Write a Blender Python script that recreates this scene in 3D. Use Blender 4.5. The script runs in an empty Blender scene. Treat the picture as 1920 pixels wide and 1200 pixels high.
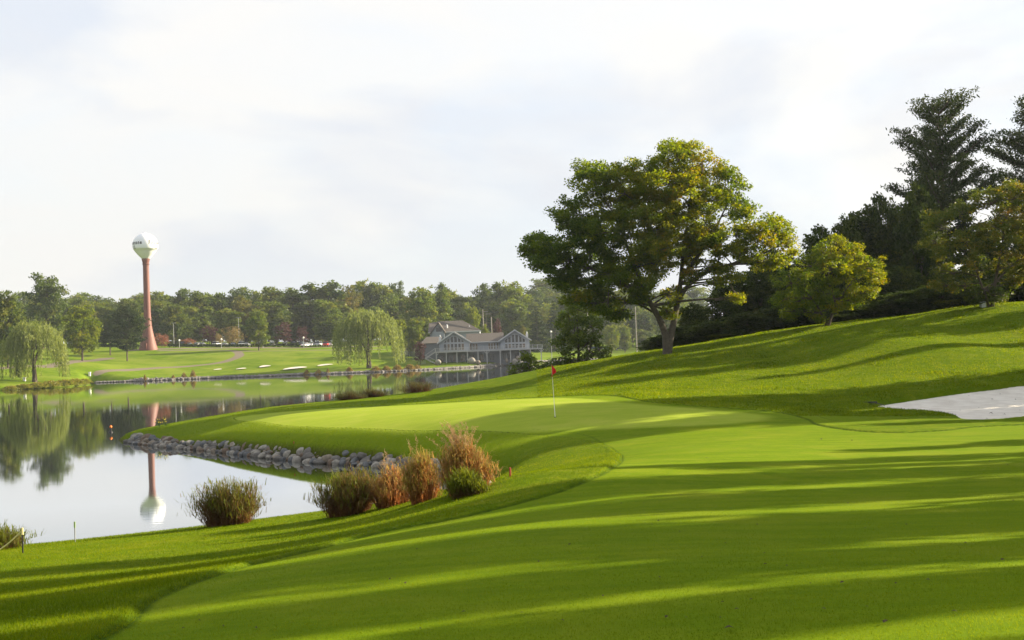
import bpy, math, random
import numpy as np
from mathutils import Vector, Matrix, Euler

R = math.radians
C = bpy.context.scene.collection
rng = np.random.default_rng(7)
random.seed(7)

# ------------------------------------------------------------------ camera, sky, sun, exposure
H, F, PITCH, ROLL = 4.6, 2133.0, R(1.523), R(2.1)
cam_d = bpy.data.cameras.new('camera')
cam = bpy.data.objects.new('camera', cam_d)
C.objects.link(cam)
cam_d.sensor_width = 36.0
cam_d.lens = F / 1920 * 36.0
cam_d.clip_start = 0.1
cam_d.clip_end = 6000
CM = Matrix.Rotation(R(90) + PITCH, 4, 'X') @ Matrix.Rotation(-ROLL, 4, 'Z')
CM.translation = Vector((0, 0, H))
cam.matrix_world = CM
bpy.context.scene.camera = cam

SUN_AZ, SUN_EL = R(70), R(21.5)
world = bpy.data.worlds.new('World')
bpy.context.scene.world = world
world.use_nodes = True
nt = world.node_tree
nt.nodes.clear()
N = nt.nodes.new
wout = N('ShaderNodeOutputWorld'); bg = N('ShaderNodeBackground'); bg.inputs[1].default_value = 0.1
sky = N('ShaderNodeTexSky'); sky.sky_type = 'NISHITA'; sky.sun_disc = False
sky.sun_elevation = SUN_EL; sky.sun_rotation = SUN_AZ
sky.air_density = 1.0; sky.dust_density = 2.0; sky.altitude = 300
tc = N('ShaderNodeTexCoord'); mp = N('ShaderNodeMapping'); mp.inputs['Scale'].default_value = (1.0, 1.0, 2.6)
n1 = N('ShaderNodeTexNoise'); n1.inputs['Scale'].default_value = 2.3; n1.inputs['Detail'].default_value = 7; n1.inputs['Roughness'].default_value = .52; n1.inputs['Distortion'].default_value = .35
n2 = N('ShaderNodeTexNoise'); n2.inputs['Scale'].default_value = 5.5; n2.inputs['Detail'].default_value = 6; n2.inputs['Distortion'].default_value = .6
nt.links.new(tc.outputs['Generated'], mp.inputs[0]); nt.links.new(mp.outputs[0], n1.inputs[0]); nt.links.new(mp.outputs[0], n2.inputs[0])
r1 = N('ShaderNodeValToRGB')     # cloud brightness
r1.color_ramp.elements[0].position = .45; r1.color_ramp.elements[0].color = (.845, .872, .925, 1)
r1.color_ramp.elements[1].position = .545; r1.color_ramp.elements[1].color = (1.0, .985, .96, 1)
nt.links.new(n1.outputs[0], r1.inputs[0])
sc1 = N('ShaderNodeVectorMath'); sc1.operation = 'SCALE'; sc1.inputs['Scale'].default_value = 3.25
nt.links.new(r1.outputs[0], sc1.inputs[0])
r2 = N('ShaderNodeMapRange'); r2.inputs['From Min'].default_value = .30; r2.inputs['From Max'].default_value = .58; r2.inputs['To Min'].default_value = .84; r2.inputs['To Max'].default_value = .97
nt.links.new(n2.outputs[0], r2.inputs['Value'])
mx = N('ShaderNodeMix'); mx.data_type = 'RGBA'
nt.links.new(r2.outputs[0], mx.inputs['Factor']); nt.links.new(sky.outputs[0], mx.inputs['A']); nt.links.new(sc1.outputs[0], mx.inputs['B'])
sep = N('ShaderNodeSeparateXYZ'); nt.links.new(tc.outputs['Generated'], sep.inputs[0])
gr = N('ShaderNodeMapRange'); gr.interpolation_type = 'SMOOTHSTEP'
gr.inputs['From Min'].default_value = .0; gr.inputs['From Max'].default_value = .30; gr.inputs['To Min'].default_value = .905; gr.inputs['To Max'].default_value = 1.0
nt.links.new(sep.outputs['Z'], gr.inputs['Value'])
sc2 = N('ShaderNodeVectorMath'); sc2.operation = 'SCALE'; nt.links.new(mx.outputs['Result'], sc2.inputs[0]); nt.links.new(gr.outputs[0], sc2.inputs['Scale'])
nt.links.new(sc2.outputs[0], bg.inputs[0]); nt.links.new(bg.outputs[0], wout.inputs[0])

sun_d = bpy.data.lights.new('sun', 'SUN'); sun = bpy.data.objects.new('sun', sun_d); C.objects.link(sun)
sun_d.energy = 5.0; sun_d.angle = R(0.55); sun_d.color = (1.0, .855, .615)
SV = Vector((math.sin(SUN_AZ) * math.cos(SUN_EL), math.cos(SUN_AZ) * math.cos(SUN_EL), math.sin(SUN_EL)))
sun.rotation_euler = SV.to_track_quat('Z', 'Y').to_euler()
sun.location = (0, 0, 80)

sc = bpy.context.scene
sc.view_settings.view_transform = 'Standard'
sc.view_settings.look = 'None'
sc.view_settings.exposure = 1.62
sc.view_settings.gamma = 1
sc.render.engine = 'CYCLES'
cy = sc.cycles
cy.max_bounces = 7; cy.diffuse_bounces = 3; cy.glossy_bounces = 3; cy.transmission_bounces = 4
cy.volume_bounces = 0; cy.transparent_max_bounces = 6
cy.caustics_reflective = False; cy.caustics_refractive = False

# ------------------------------------------------------------------ helpers
cr, sr = math.cos(ROLL), math.sin(ROLL)
cp, sp = math.cos(PITCH), math.sin(PITCH)
def ray(px, py):
    u, v = px - 960.0, py - 600.0
    u2 = u * cr - v * sr; v2 = v * cr + u * sr
    y = F * cp + v2 * sp; z = -v2 * cp + F * sp
    return u2 / y, z / y            # per metre of forward distance
def P(px, py, Y):
    a, b = ray(px, py); return (a * Y, Y, H + b * Y)
def Gz(px, py, z=0.0):
    a, b = ray(px, py); Y = (z - H) / b; return (a * Y, Y)
def project(x, y, z):
    a = x / y; b = (z - H) / y
    # invert
    den = cp + b * sp
    v2 = F * (sp - b * cp) / den
    u2 = a * (F * cp + v2 * sp)
    return u2 * cr + v2 * sr + 960, v2 * cr - u2 * sr + 600

def smoothpoly(pts, closed=True, n=5):
    p = np.array(pts, float); m = len(p); out = []
    rg = range(m) if closed else range(m - 1)
    for i in rg:
        if closed: a, b, c, d = p[(i - 1) % m], p[i], p[(i + 1) % m], p[(i + 2) % m]
        else: a, b, c, d = p[max(i - 1, 0)], p[i], p[i + 1], p[min(i + 2, m - 1)]
        for k in range(n):
            t = k / n
            out.append(.5 * ((2 * b) + (-a + c) * t + (2 * a - 5 * b + 4 * c - d) * t * t + (-a + 3 * b - 3 * c + d) * t ** 3))
    if not closed: out.append(p[-1])
    return np.array(out)

def segdist(X, Y, poly, closed=True):
    d2 = np.full(X.shape, 1e12); p = poly; m = len(p)
    for i in range(m if closed else m - 1):
        a, b = p[i], p[(i + 1) % m]
        vx, vy = b[0] - a[0], b[1] - a[1]; L = vx * vx + vy * vy + 1e-12
        t = np.clip(((X - a[0]) * vx + (Y - a[1]) * vy) / L, 0, 1)
        dx = X - a[0] - t * vx; dy = Y - a[1] - t * vy
        np.minimum(d2, dx * dx + dy * dy, out=d2)
    return np.sqrt(d2)
def inside(X, Y, p):
    r = np.zeros(X.shape, bool); m = len(p)
    for i in range(m):
        x1, y1 = p[i]; x2, y2 = p[(i + 1) % m]
        if y1 == y2: continue
        c = ((y1 > Y) != (y2 > Y)) & (X < (x2 - x1) * (Y - y1) / (y2 - y1) + x1)
        r ^= c
    return r
def sdf(X, Y, p):
    return np.where(inside(X, Y, p), 1, -1) * segdist(X, Y, p)

class TPS:
    def __init__(s, pts, lam=0.0, sc=50.0):
        p = np.array(pts, float); s.x = p[:, :2] / sc; s.sc = sc; n = len(p)
        r2 = ((s.x[:, None] - s.x[None]) ** 2).sum(-1)
        K = .5 * r2 * np.log(r2 + 1e-12) + lam * np.eye(n)
        Pm = np.c_[np.ones(n), s.x]
        A = np.zeros((n + 3, n + 3)); A[:n, :n] = K; A[:n, n:] = Pm; A[n:, :n] = Pm.T
        s.w = np.linalg.solve(A, np.r_[p[:, 2], 0, 0, 0]); s.n = n
    def __call__(s, X, Y):
        x = X / s.sc; y = Y / s.sc
        o = s.w[s.n] + s.w[s.n + 1] * x + s.w[s.n + 2] * y
        for i in range(s.n):
            r2 = (x - s.x[i, 0]) ** 2 + (y - s.x[i, 1]) ** 2
            o = o + s.w[i] * .5 * r2 * np.log(r2 + 1e-12)
        return o

# ------------------------------------------------------------------ terrain
near_ctl = [P(*a) for a in [
    (960,1200,7.1),(0,1200,8.8),(1920,1200,6.3),(960,1000,13.7),(960,900,22.8),(480,1050,17),(200,1100,13.9),(0,1060,19.7),
    (700,980,22.4),(1400,1000,13.1),(1900,1000,12.4),(1400,900,21.8),(1900,880,23.2),(1200,850,30.1),(1600,850,29),(1900,820,33.5),
    (1041,782,46.9),(1300,790,43.2),(850,800,47.5),(700,810,49.7),(750,845,46.2),(560,820,51.8),(400,810,62),(500,785,62.3),(700,765,63.8),
    (620,757,73),(800,748,72),(480,772,72),(300,805,68.8),(1000,746,61),(1150,738,58),(1350,742,55),(1500,738,56),
    (1010,695,85),(900,718,80),(1250,665,76),(1200,700,68),(1500,615,85),(1500,670,70),(1700,640,68),(1700,594,84),(1840,575,80),(1920,570,80),(1800,700,60),
    (1920,650,68),(1920,720,56),(1640,762,50),(1810,788,42.5),(1920,800,38)]]
near_ctl += [(10,96,3.2),(22,108,4.4),(36,112,5.2),(60,100,6.2),(60,60,5.2),(60,20,3.8),(30,5,3.1),(-30,0,1.4),(0,-20,3.1),(0,0,2.9),
             (-14,24,.6),(-6,27,.75),(-2,31,.7),(1,38,1.1),(-30,85,.8),(-5,88,2.0),(110,60,7),(110,110,8),(60,150,5),(20,130,3)]
tps_n = TPS(near_ctl, lam=2e-4)
far_ctl = [P(*a) for a in [
    (0,722,250),(0,712,265),(0,690,300),(0,670,340),(160,680,320),(160,672,360),(278,655,388),(278,680,350),(278,702,318),
    (440,652,400),(440,672,360),(440,697,325),(600,650,405),(600,668,360),(600,692,325),(690,650,410),(690,690,322),(780,650,420),(780,668,370),(780,688,335),
    (850,681,342),(950,677,345),(1020,675,350),(1180,668,400),(1180,655,470),(940,617,600),(700,640,600),(300,640,560),(0,650,500),(278,650,430),(600,648,440)]]
far_ctl += [(120,420,4),(120,600,14),(-300,300,5),(-300,600,16),(-400,400,10),(250,400,6),(250,620,16)]
tps_f = TPS(far_ctl, lam=1e-3, sc=200.0)
near_land = smoothpoly([(-900,-300),(-300,-30),(-60,16),(-30,23),(-20,26.3)] + [Gz(*a, .25) for a in [(0,1024),(140,1017),(370,997),(600,977),(760,956),(850,938)]]
    + [(-1.3,35.2),(-.7,38),(-1.0,40.6)] + [Gz(*a) for a in [(842,898),(800,889),(700,874),(600,868),(500,858),(400,846),(310,838),(240,829)]]
    + [(-24.3,70.2),(-22,73),(-16,77),(-9,81),(-3,86),(3,93),(10,102),(22,114),(38,130),(52,170),(62,230),(66,300),(62,380),(400,400),(900,300),(900,-300)], n=4)
far_shore_px = [(0,732),(60,729),(120,726),(163,721),(168,718),(260,715),(400,709.5),(500,706),(560,703.5),(690,698.5),(760,695.5),(840,691.5),(940,686),(1030,681),(1150,676)]
far_land = np.array([(-1800,100),(-600,170),(-230,232)] + [Gz(*a) for a in far_shore_px] + [(70,378),(1800,378),(4000,4000),(-4000,4000)])
bunker_px = [(1628,761),(1695,749),(1780,737),(1860,727),(1920,719),(2000,712),(2070,722),(2080,750),(2020,776),(1920,782),(1860,787),(1812,788),(1788,778),(1740,772),(1685,769)]

def height0(X, Y):
    X = np.asarray(X, float); Y = np.asarray(Y, float)
    zn = tps_n(np.clip(X, -45, 90), np.clip(Y, -20, 135)); zn = np.maximum(zn, .35)
    dn = sdf(X, Y, near_land)
    bank = 1 - np.exp(-np.maximum(dn, 0) / .5)
    zn = np.where(dn > 0, zn * bank + .02, -.03 - np.minimum(-dn * .35, 2.0))
    zf = tps_f(np.clip(X, -420, 260), np.clip(Y, 240, 620)); zf = np.maximum(zf, .45)
    df = sdf(X, Y, far_land)
    zf = np.where(df > 0, zf * (1 - np.exp(-np.maximum(df, 0) / 1.6)) + .02, -.03 - np.minimum(-df * .35, 2.0))
    return np.maximum(zn, zf), dn, df
def hz(x, y):
    return float(height0(np.array([x]), np.array([y]))[0][0])
def ghit(px, py, y0=4.0, y1=700.0):
    a, b = ray(px, py)
    Ys = np.geomspace(y0, y1, 900)
    z = height0(a * Ys, Ys)[0]; r = H + b * Ys
    i = np.argmax(r <= z)
    if r[i] > z[i]: return (a * y1, y1, hz(a * y1, y1))
    if i == 0: return (a * y0, y0, z[0])
    t = (r[i - 1] - z[i - 1]) / ((r[i - 1] - z[i - 1]) - (r[i] - z[i]) + 1e-9)
    Yh = Ys[i - 1] + t * (Ys[i] - Ys[i - 1])
    return (a * Yh, Yh, hz(a * Yh, Yh))

bank_px = [(842,898),(800,889),(700,874),(600,868),(500,858),(400,846),(310,838),(240,829)]
bank_line = smoothpoly([Gz(*a) for a in bank_px], closed=False, n=12)
bunker = smoothpoly([ghit(*a, 30)[:2] for a in bunker_px], n=5)
fair_px = [(200,1200),(300,1125),(430,1075),(560,1040),(700,1003),(850,975),(1000,938),(1080,912),(1145,882),(1168,858),(1148,840),(1090,824),(960,812),(800,808),(640,803),(520,796),(440,786),(480,777),(620,765),(800,757),(960,748),(1060,743),(1150,742),(1210,753),(1300,762),(1450,773),(1510,786),(1535,798),(1640,811),(1760,809),(1930,797)]
fairway = smoothpoly([(-3.4,4),] + [ghit(*a)[:2] for a in fair_px] + [(30,38),(60,30),(60,-40),(-4,-40),(-3.2,-5)], n=5)
green_px = [(440,786),(520,796),(640,803),(800,808),(960,808),(1100,804),(1300,797),(1400,790),(1425,779),(1300,767),(1180,757),(1060,747),(960,749),(800,758),(620,766),(480,778)]
green = smoothpoly([ghit(*a)[:2] for a in green_px], n=5)
mow_px = [[(1130,738),(1190,746),(1270,758),(1400,762),(1540,768),(1610,774)],
          [(1000,805),(1080,812),(1120,825),(1140,850),(1110,880)],
          [(1640,800),(1560,790),(1530,778),(1560,770)]]
mows = [smoothpoly([ghit(*a)[:2] for a in q], closed=False, n=5) for q in mow_px]
path_px = [(0,742.0)]
paths = [smoothpoly([ghit(*a, 200)[:2] for a in [(185,699),(260,693),(340,688),(400,682),(430,676),(448,668),(446,661),(430,657.5),(380,656.5),(300,657)]], closed=False, n=6),
         smoothpoly([ghit(*a, 200)[:2] for a in [(440,659),(520,657.5),(620,657),(720,656)]], closed=False, n=5),
         smoothpoly([ghit(*a, 200)[:2] for a in [(250,656),(340,653.5),(440,652.5),(560,651.3),(700,650)]], closed=False, n=5),
         smoothpoly([ghit(*a, 200)[:2] for a in [(0,691),(60,686),(110,683),(200,671)]], closed=False, n=5)]

def smooth01(t):
    t = np.clip(t, 0, 1); return t * t * (3 - 2 * t)
def vnoise(X, Y, s, seed=0):
    x = X / s + seed * 17.3; y = Y / s - seed * 9.1
    return (np.sin(x * 1.3 + 1.7 * np.sin(y * .9)) * np.cos(y * 1.1 + 1.3 * np.sin(x * .7)) + .5 * np.sin(2.3 * x + y * 1.9) * np.cos(2.7 * y - x)) / 1.5

def terrain(X, Y):
    z, dn, df = height0(X, Y)
    near = (Y < 140) & (Y > -60) & (np.abs(X) < 90)
    sf = np.full(X.shape, -50.); sg = np.full(X.shape, -50.); sb = np.full(X.shape, -50.); sm = np.full(X.shape, 50.)
    i = np.where(near)
    sf[i] = sdf(X[i], Y[i], fairway); sg[i] = sdf(X[i], Y[i], green); sb[i] = sdf(X[i], Y[i], bunker)
    for m_ in mows: sm[i] = np.minimum(sm[i], segdist(X[i], Y[i], m_, False))
    spth = np.full(X.shape, 50.)
    j = np.where((Y > 230) & (Y < 520) & (X > -160) & (X < 60))
    for k, q in enumerate(paths): spth[j] = np.minimum(spth[j], segdist(X[j], Y[j], q, False) - (1.5 if k < 2 else 2.6))
    rough = smooth01((-sf - .02) / .10) * (dn > 0)
    z = z + rough * .05 * (dn > .3)
    z = z + (dn > .5) * (smooth01(-sf / 3) * .022 * vnoise(X, Y, 2.2) + .015 * vnoise(X, Y, 5, 3))
    z = z - .55 * smooth01((sb + .05) / .30)
    z = z + .22 * np.exp(-((sb + 1.1) / .9) ** 2) * (sb < 0) * smooth01((Y - 47) / 5)
    z = z + (df > 3) * (.25 * vnoise(X, Y, 14, 5) + .08 * vnoise(X, Y, 5, 2)) * (Y > 200)
    return z, dn, df, sf, sg, sb, sm, spth

# ------------------------------------------------------------------ materials
def nodes(name):
    m = bpy.data.materials.new(name); m.use_nodes = True
    t = m.node_tree; t.nodes.clear()
    o = t.nodes.new('ShaderNodeOutputMaterial')
    return m, t, o
def nn(t, k, **kw):
    n = t.nodes.new(k)
    for a, b in kw.items():
        if a in n.inputs: n.inputs[a].default_value = b
        else: setattr(n, a, b)
    return n
def simple(name, col, rough=.6, metal=0., var=.12, scale=3.0, bump=0., col2=None, spec=.4):
    m, t, o = nodes(name); L = t.links.new
    tc = nn(t, 'ShaderNodeTexCoord'); no = nn(t, 'ShaderNodeTexNoise', Scale=scale, Detail=6.0, Roughness=.6)
    L(tc.outputs['Object'], no.inputs[0])
    rp = nn(t, 'ShaderNodeValToRGB')
    c2 = col2 or tuple(min(1, c * (1 + var)) for c in col); c1 = tuple(c * (1 - var) for c in col)
    rp.color_ramp.elements[0].position = .3; rp.color_ramp.elements[1].position = .7
    rp.color_ramp.elements[0].color = (*c1, 1); rp.color_ramp.elements[1].color = (*c2, 1)
    L(no.outputs[0], rp.inputs[0])
    b = nn(t, 'ShaderNodeBsdfPrincipled', Roughness=rough, Metallic=metal); b.inputs['Specular IOR Level'].default_value = spec
    L(rp.outputs[0], b.inputs['Base Color'])
    if bump:
        bp = nn(t, 'ShaderNodeBump', Strength=bump, Distance=.02); L(no.outputs[0], bp.inputs['Height']); L(bp.outputs[0], b.inputs['Normal'])
    L(b.outputs[0], o.inputs[0]); return m
def leafmat(name, cols, trans=.4, patch=2.0, rough=.55, spec=.18):
    """leaf colour from a per-leaf tint attribute nudged by a slow noise; cols from tint 0 to 1"""
    m, t, o = nodes(name); L = t.links.new
    at = nn(t, 'ShaderNodeAttribute', attribute_name='tint')
    rp = nn(t, 'ShaderNodeValToRGB'); e = rp.color_ramp.elements
    while len(e) < len(cols): e.new(.5)
    for i, c in enumerate(cols): e[i].position = i / (len(cols) - 1); e[i].color = (*c, 1)
    L(at.outputs['Fac'], rp.inputs[0])
    b = nn(t, 'ShaderNodeBsdfPrincipled', Roughness=rough); b.inputs['Specular IOR Level'].default_value = spec
    L(rp.outputs[0], b.inputs['Base Color'])
    hs = nn(t, 'ShaderNodeHueSaturation', Hue=.49, Saturation=1.1, Value=1.7); L(rp.outputs[0], hs.inputs['Color'])
    tr = nn(t, 'ShaderNodeBsdfTranslucent'); L(hs.outputs[0], tr.inputs[0])
    ms = nn(t, 'ShaderNodeMixShader'); ms.inputs[0].default_value = trans
    L(b.outputs[0], ms.inputs[1]); L(tr.outputs[0], ms.inputs[2]); L(ms.outputs[0], o.inputs[0]); return m

def ground_material():
    m, t, o = nodes('turf'); L = t.links.new
    geo = nn(t, 'ShaderNodeNewGeometry')
    def noise(scale, det=5.0, ro=.6, vec=None, dist=0.):
        n = nn(t, 'ShaderNodeTexNoise', Scale=scale, Detail=det, Roughness=ro, Distortion=dist)
        L(vec or geo.outputs['Position'], n.inputs[0]); return n.outputs[0]
    def attr(a): return nn(t, 'ShaderNodeAttribute', attribute_name=a).outputs['Fac']
    def mr(v, a, b, c=0., d=1., smooth=False):
        n = nn(t, 'ShaderNodeMapRange'); n.interpolation_type = 'SMOOTHSTEP' if smooth else 'LINEAR'
        n.inputs['From Min'].default_value = a; n.inputs['From Max'].default_value = b; n.inputs['To Min'].default_value = c; n.inputs['To Max'].default_value = d
        L(v, n.inputs['Value']); return n.outputs[0]
    def mth(op, a, b=None):
        n = nn(t, 'ShaderNodeMath'); n.operation = op
        for i, v in enumerate((a, b)):
            if v is None: continue
            if isinstance(v, (int, float)): n.inputs[i].default_value = v
            else: L(v, n.inputs[i])
        return n.outputs[0]
    def mix(f, a, b, mode='MIX'):
        n = nn(t, 'ShaderNodeMix'); n.data_type = 'RGBA'; n.blend_type = mode
        if isinstance(f, (int, float)): n.inputs['Factor'].default_value = f
        else: L(f, n.inputs['Factor'])
        for k, v in (('A', a), ('B', b)):
            if isinstance(v, tuple): n.inputs[k].default_value = (*v, 1)
            else: L(v, n.inputs[k])
        return n.outputs['Result']
    fine = noise(38., 4., .75); mid = noise(7., 5., .65); big = noise(.55, 5., .6); huge = noise(.09, 4., .6)
    mpn = nn(t, 'ShaderNodeMapping'); mpn.inputs['Rotation'].default_value = (0, 0, R(24)); mpn.inputs['Scale'].default_value = (.35, 2.4, 1)
    L(geo.outputs['Position'], mpn.inputs[0])
    streak = noise(1.1, 5., .65, mpn.outputs[0])
    jit = mr(noise(16., 3.), .3, .7, -.07, .07)
    sf = mth('ADD', attr('sf'), jit); sg = mth('ADD', attr('sg'), mth('MULTIPLY', jit, 1.5))
    # rough
    rough = mix(mr(fine, .35, .65), (.052, .098, .003), (.128, .182, .005))
    rough = mix(mr(mid, .38, .62), rough, (.092, .148, .003))
    rough = mix(mr(big, .42, .62, 0, .6), rough, (.145, .172, .010))
    rough = mix(mr(huge, .42, .58, 0, .5), rough, (.080, .130, .003))
    rough = mix(mr(streak, .44, .6, 0, .55), rough, (.066, .115, .002))
    rough = mix(mr(noise(2.2, 6., .7), .52, .66, 0, .7), rough, (.165, .190, .012))
    rough = mix(mr(noise(3.1, 6., .7), .55, .68, 0, .6), rough, (.050, .095, .002))
    rough = mix(mr(sg, -6., -.3, 0, .7, smooth=True), rough, (.150, .212, .008))
    fair = mix(mr(fine, .35, .65), (.070, .130, .003), (.172, .235, .007))
    fair = mix(mr(mid, .38, .62, 0, .6), fair, (.122, .180, .003))
    fair = mix(mr(streak, .42, .60, 0, .75), fair, (.078, .138, .003))
    fair = mix(mr(noise(2.6, 6., .7), .5, .66, 0, .45), fair, (.165, .205, .010))
    fair = mix(mr(noise(1.7, 6., .7), .54, .68, 0, .4), fair, (.070, .125, .003))
    fair = mix(mr(big, .48, .66, 0, .65), fair, (.165, .200, .012))
    fair = mix(mr(huge, .42, .58, 0, .4), fair, (.100, .155, .003))
    gre = mix(mr(fine, .3, .7), (.215, .285, .022), (.275, .335, .04))
    gre = mix(mr(streak, .42, .6, 0, .6), gre, (.20, .275, .02))
    gre = mix(mr(big, .48, .66, 0, .6), gre, (.29, .33, .05))
    col = mix(mr(sf, -.09, .06), rough, fair)
    # collar ring between fairway grass and putting surface
    col = mix(mr(sg, -.7, .25, smooth=True), col, gre)
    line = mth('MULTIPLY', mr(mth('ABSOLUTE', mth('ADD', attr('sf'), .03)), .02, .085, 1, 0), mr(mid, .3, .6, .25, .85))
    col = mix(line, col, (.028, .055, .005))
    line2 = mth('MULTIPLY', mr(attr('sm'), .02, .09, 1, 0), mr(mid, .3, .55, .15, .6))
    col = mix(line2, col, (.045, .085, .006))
    # far side lawns: mown tone
    farw = mr(attr('df'), 0., 1., 0, 1)
    fl = mix(mr(big, .35, .7), (.075, .135, .004), (.130, .185, .008))
    fl = mix(mr(huge, .42, .6), fl, (.16, .205, .022))
    fl = mix(mr(mid, .3, .7, 0, .35), fl, (.06, .11, .010))
    col = mix(farw, col, fl)
    # wet, bare edge just above the water
    sh = mr(attr('dl'), .02, .22, 1, 0)
    col = mix(mth('MULTIPLY', sh, mr(mid, .3, .6, .4, 1)), col, (.060, .055, .025))
    bare = mth('MULTIPLY', mr(attr('wood'), 0., 1.), mr(mid, .3, .6, .6, 1.))
    col = mix(bare, col, (.035, .032, .014))
    pth = mr(mth('ADD', attr('pth'), mth('MULTIPLY', jit, 4.)), -.15, .15, 1, 0)
    col = mix(pth, col, mix(mr(mid, .3, .7), (.135, .115, .085), (.185, .16, .125)))
    b = nn(t, 'ShaderNodeBsdfPrincipled', Roughness=.95); b.inputs['Specular IOR Level'].default_value = .02
    L(col, b.inputs['Base Color'])
    b.inputs['Sheen Weight'].default_value = .0
    hb = mth('ADD', mth('MULTIPLY', fine, .35), mth('MULTIPLY', mid, 1.0))
    amp = mr(sf, -.05, .05, 1.0, .16)
    bp = nn(t, 'ShaderNodeBump', Distance=.06); L(hb, bp.inputs['Height']); L(mth('MULTIPLY', amp, .55), bp.inputs['Strength'])
    L(bp.outputs[0], b.inputs['Normal']); L(b.outputs[0], o.inputs[0]); return m

# ------------------------------------------------------------------ mesh helpers
def tag(o, label=None, cat=None, group=None, kind=None):
    if label: o['label'] = label
    if cat: o['category'] = cat
    if group: o['group'] = group
    if kind: o['kind'] = kind
    return o
def empty(name, loc, rz=0.):
    o = bpy.data.objects.new(name, None); C.objects.link(o); o.location = loc; o.rotation_euler = (0, 0, rz); o.empty_display_size = .3
    return o
def mesh_np(name, V, Fc, mat, parent=None, attrs=None, smooth=False, mats=None, mi=None):
    """Fc: (n,k) int array or a list of such arrays"""
    V = np.asarray(V, np.float32).reshape(-1, 3)
    Fl = Fc if isinstance(Fc, list) else [Fc]
    Fl = [np.asarray(f, np.int32) for f in Fl if len(f)]
    me = bpy.data.meshes.new(name)
    nl = sum(f.size for f in Fl); npoly = sum(len(f) for f in Fl)
    me.vertices.add(len(V)); me.loops.add(nl); me.polygons.add(npoly)
    me.vertices.foreach_set('co', V.ravel())
    me.loops.foreach_set('vertex_index', np.concatenate([f.ravel() for f in Fl]))
    tot = np.concatenate([np.full(len(f), f.shape[1], np.int32) for f in Fl])
    me.polygons.foreach_set('loop_start', np.concatenate([[0], np.cumsum(tot)[:-1]]).astype(np.int32))
    me.polygons.foreach_set('loop_total', tot)
    if smooth: me.polygons.foreach_set('use_smooth', np.ones(npoly, bool))
    me.update(calc_edges=True)
    for k, a in (attrs or {}).items():
        at = me.attributes.new(k, 'FLOAT', 'POINT'); at.data.foreach_set('value', np.asarray(a, np.float32))
    me.materials.append(mat)
    o = bpy.data.objects.new(name, me); C.objects.link(o)
    if parent: o.parent = parent
    return o
class MB:
    def __init__(s): s.V = []; s.F = []
    def add(s, V, Fq):
        b = len(s.V); s.V += [tuple(map(float, v)) for v in V]; s.F += [tuple(i + b for i in f) for f in Fq]; return s
    def box(s, x0, x1, y0, y1, z0, z1):
        V = [(x0,y0,z0),(x1,y0,z0),(x1,y1,z0),(x0,y1,z0),(x0,y0,z1),(x1,y0,z1),(x1,y1,z1),(x0,y1,z1)]
        return s.add(V, [(0,3,2,1),(4,5,6,7),(0,1,5,4),(1,2,6,5),(2,3,7,6),(3,0,4,7)])
    def bar(s, a, b, w, h=None):
        a = Vector(a); b = Vector(b); d = (b - a).normalized(); up = Vector((0, 0, 1)) if abs(d.z) < .95 else Vector((1, 0, 0))
        x = d.cross(up).normalized(); y = x.cross(d); h = h or w
        q = [(-1,-1),(1,-1),(1,1),(-1,1)]
        V = [a + x * (i * w / 2) + y * (j * h / 2) for i, j in q] + [b + x * (i * w / 2) + y * (j * h / 2) for i, j in q]
        return s.add(V, [(3,2,1,0),(4,5,6,7),(0,1,5,4),(1,2,6,5),(2,3,7,6),(3,0,4,7)])
    def tube(s, pts, rad, n=8, caps=True):
        V, Fq = tube(pts, rad, n)
        m = len(pts)
        s.add(V, [tuple(f) for f in Fq] + ([tuple(range(n - 1, -1, -1)), tuple((m - 1) * n + i for i in range(n))] if caps else [])); return s
    def prism(s, pts, y0, y1):      # polygon in x,z extruded along y
        n = len(pts); V = [(x, y0, z) for x, z in pts] + [(x, y1, z) for x, z in pts]
        return s.add(V, [tuple(range(n)), tuple(range(2 * n - 1, n - 1, -1))] + [((i + 1) % n, i, n + i, n + (i + 1) % n) for i in range(n)])
    def lathe(s, prof, n=32, c=(0, 0)):
        m = len(prof); V = []
        for r, z in prof:
            for i in range(n):
                a = 2 * math.pi * i / n; V.append((c[0] + r * math.cos(a), c[1] + r * math.sin(a), z))
        Fq = [(j * n + i, j * n + (i + 1) % n, (j + 1) * n + (i + 1) % n, (j + 1) * n + i) for j in range(m - 1) for i in range(n)]
        return s.add(V, Fq)
    def build(s, name, mat, parent=None, smooth=False, bevel=0.):
        me = bpy.data.meshes.new(name); me.from_pydata(s.V, [], s.F); me.update()
        if smooth: me.polygons.foreach_set('use_smooth', np.ones(len(me.polygons), bool))
        me.materials.append(mat); o = bpy.data.objects.new(name, me); C.objects.link(o)
        if parent: o.parent = parent
        if bevel:
            b = o.modifiers.new('bevel', 'BEVEL'); b.width = bevel; b.segments = 2; b.limit_method = 'ANGLE'
        return o
def tube(pts, rad, n=8):
    pts = np.array(pts, float); m = len(pts); V = []
    if np.isscalar(rad): rad = [rad] * m
    ref = np.array([0, 1., 0.])
    for i in range(m):
        d = pts[min(i + 1, m - 1)] - pts[max(i - 1, 0)]; d /= np.linalg.norm(d) + 1e-9
        r_ = ref if abs(d @ ref) < .9 else np.array([1., 0, 0])
        x = np.cross(d, r_); x /= np.linalg.norm(x); y = np.cross(d, x)
        for k in range(n):
            a = 2 * math.pi * k / n; V.append(pts[i] + rad[i] * (x * math.cos(a) + y * math.sin(a)))
    Fq = [(j * n + i, (j + 1) * n + i, (j + 1) * n + (i + 1) % n, j * n + (i + 1) % n) for j in range(m - 1) for i in range(n)]
    return np.array(V), np.array(Fq)
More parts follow.
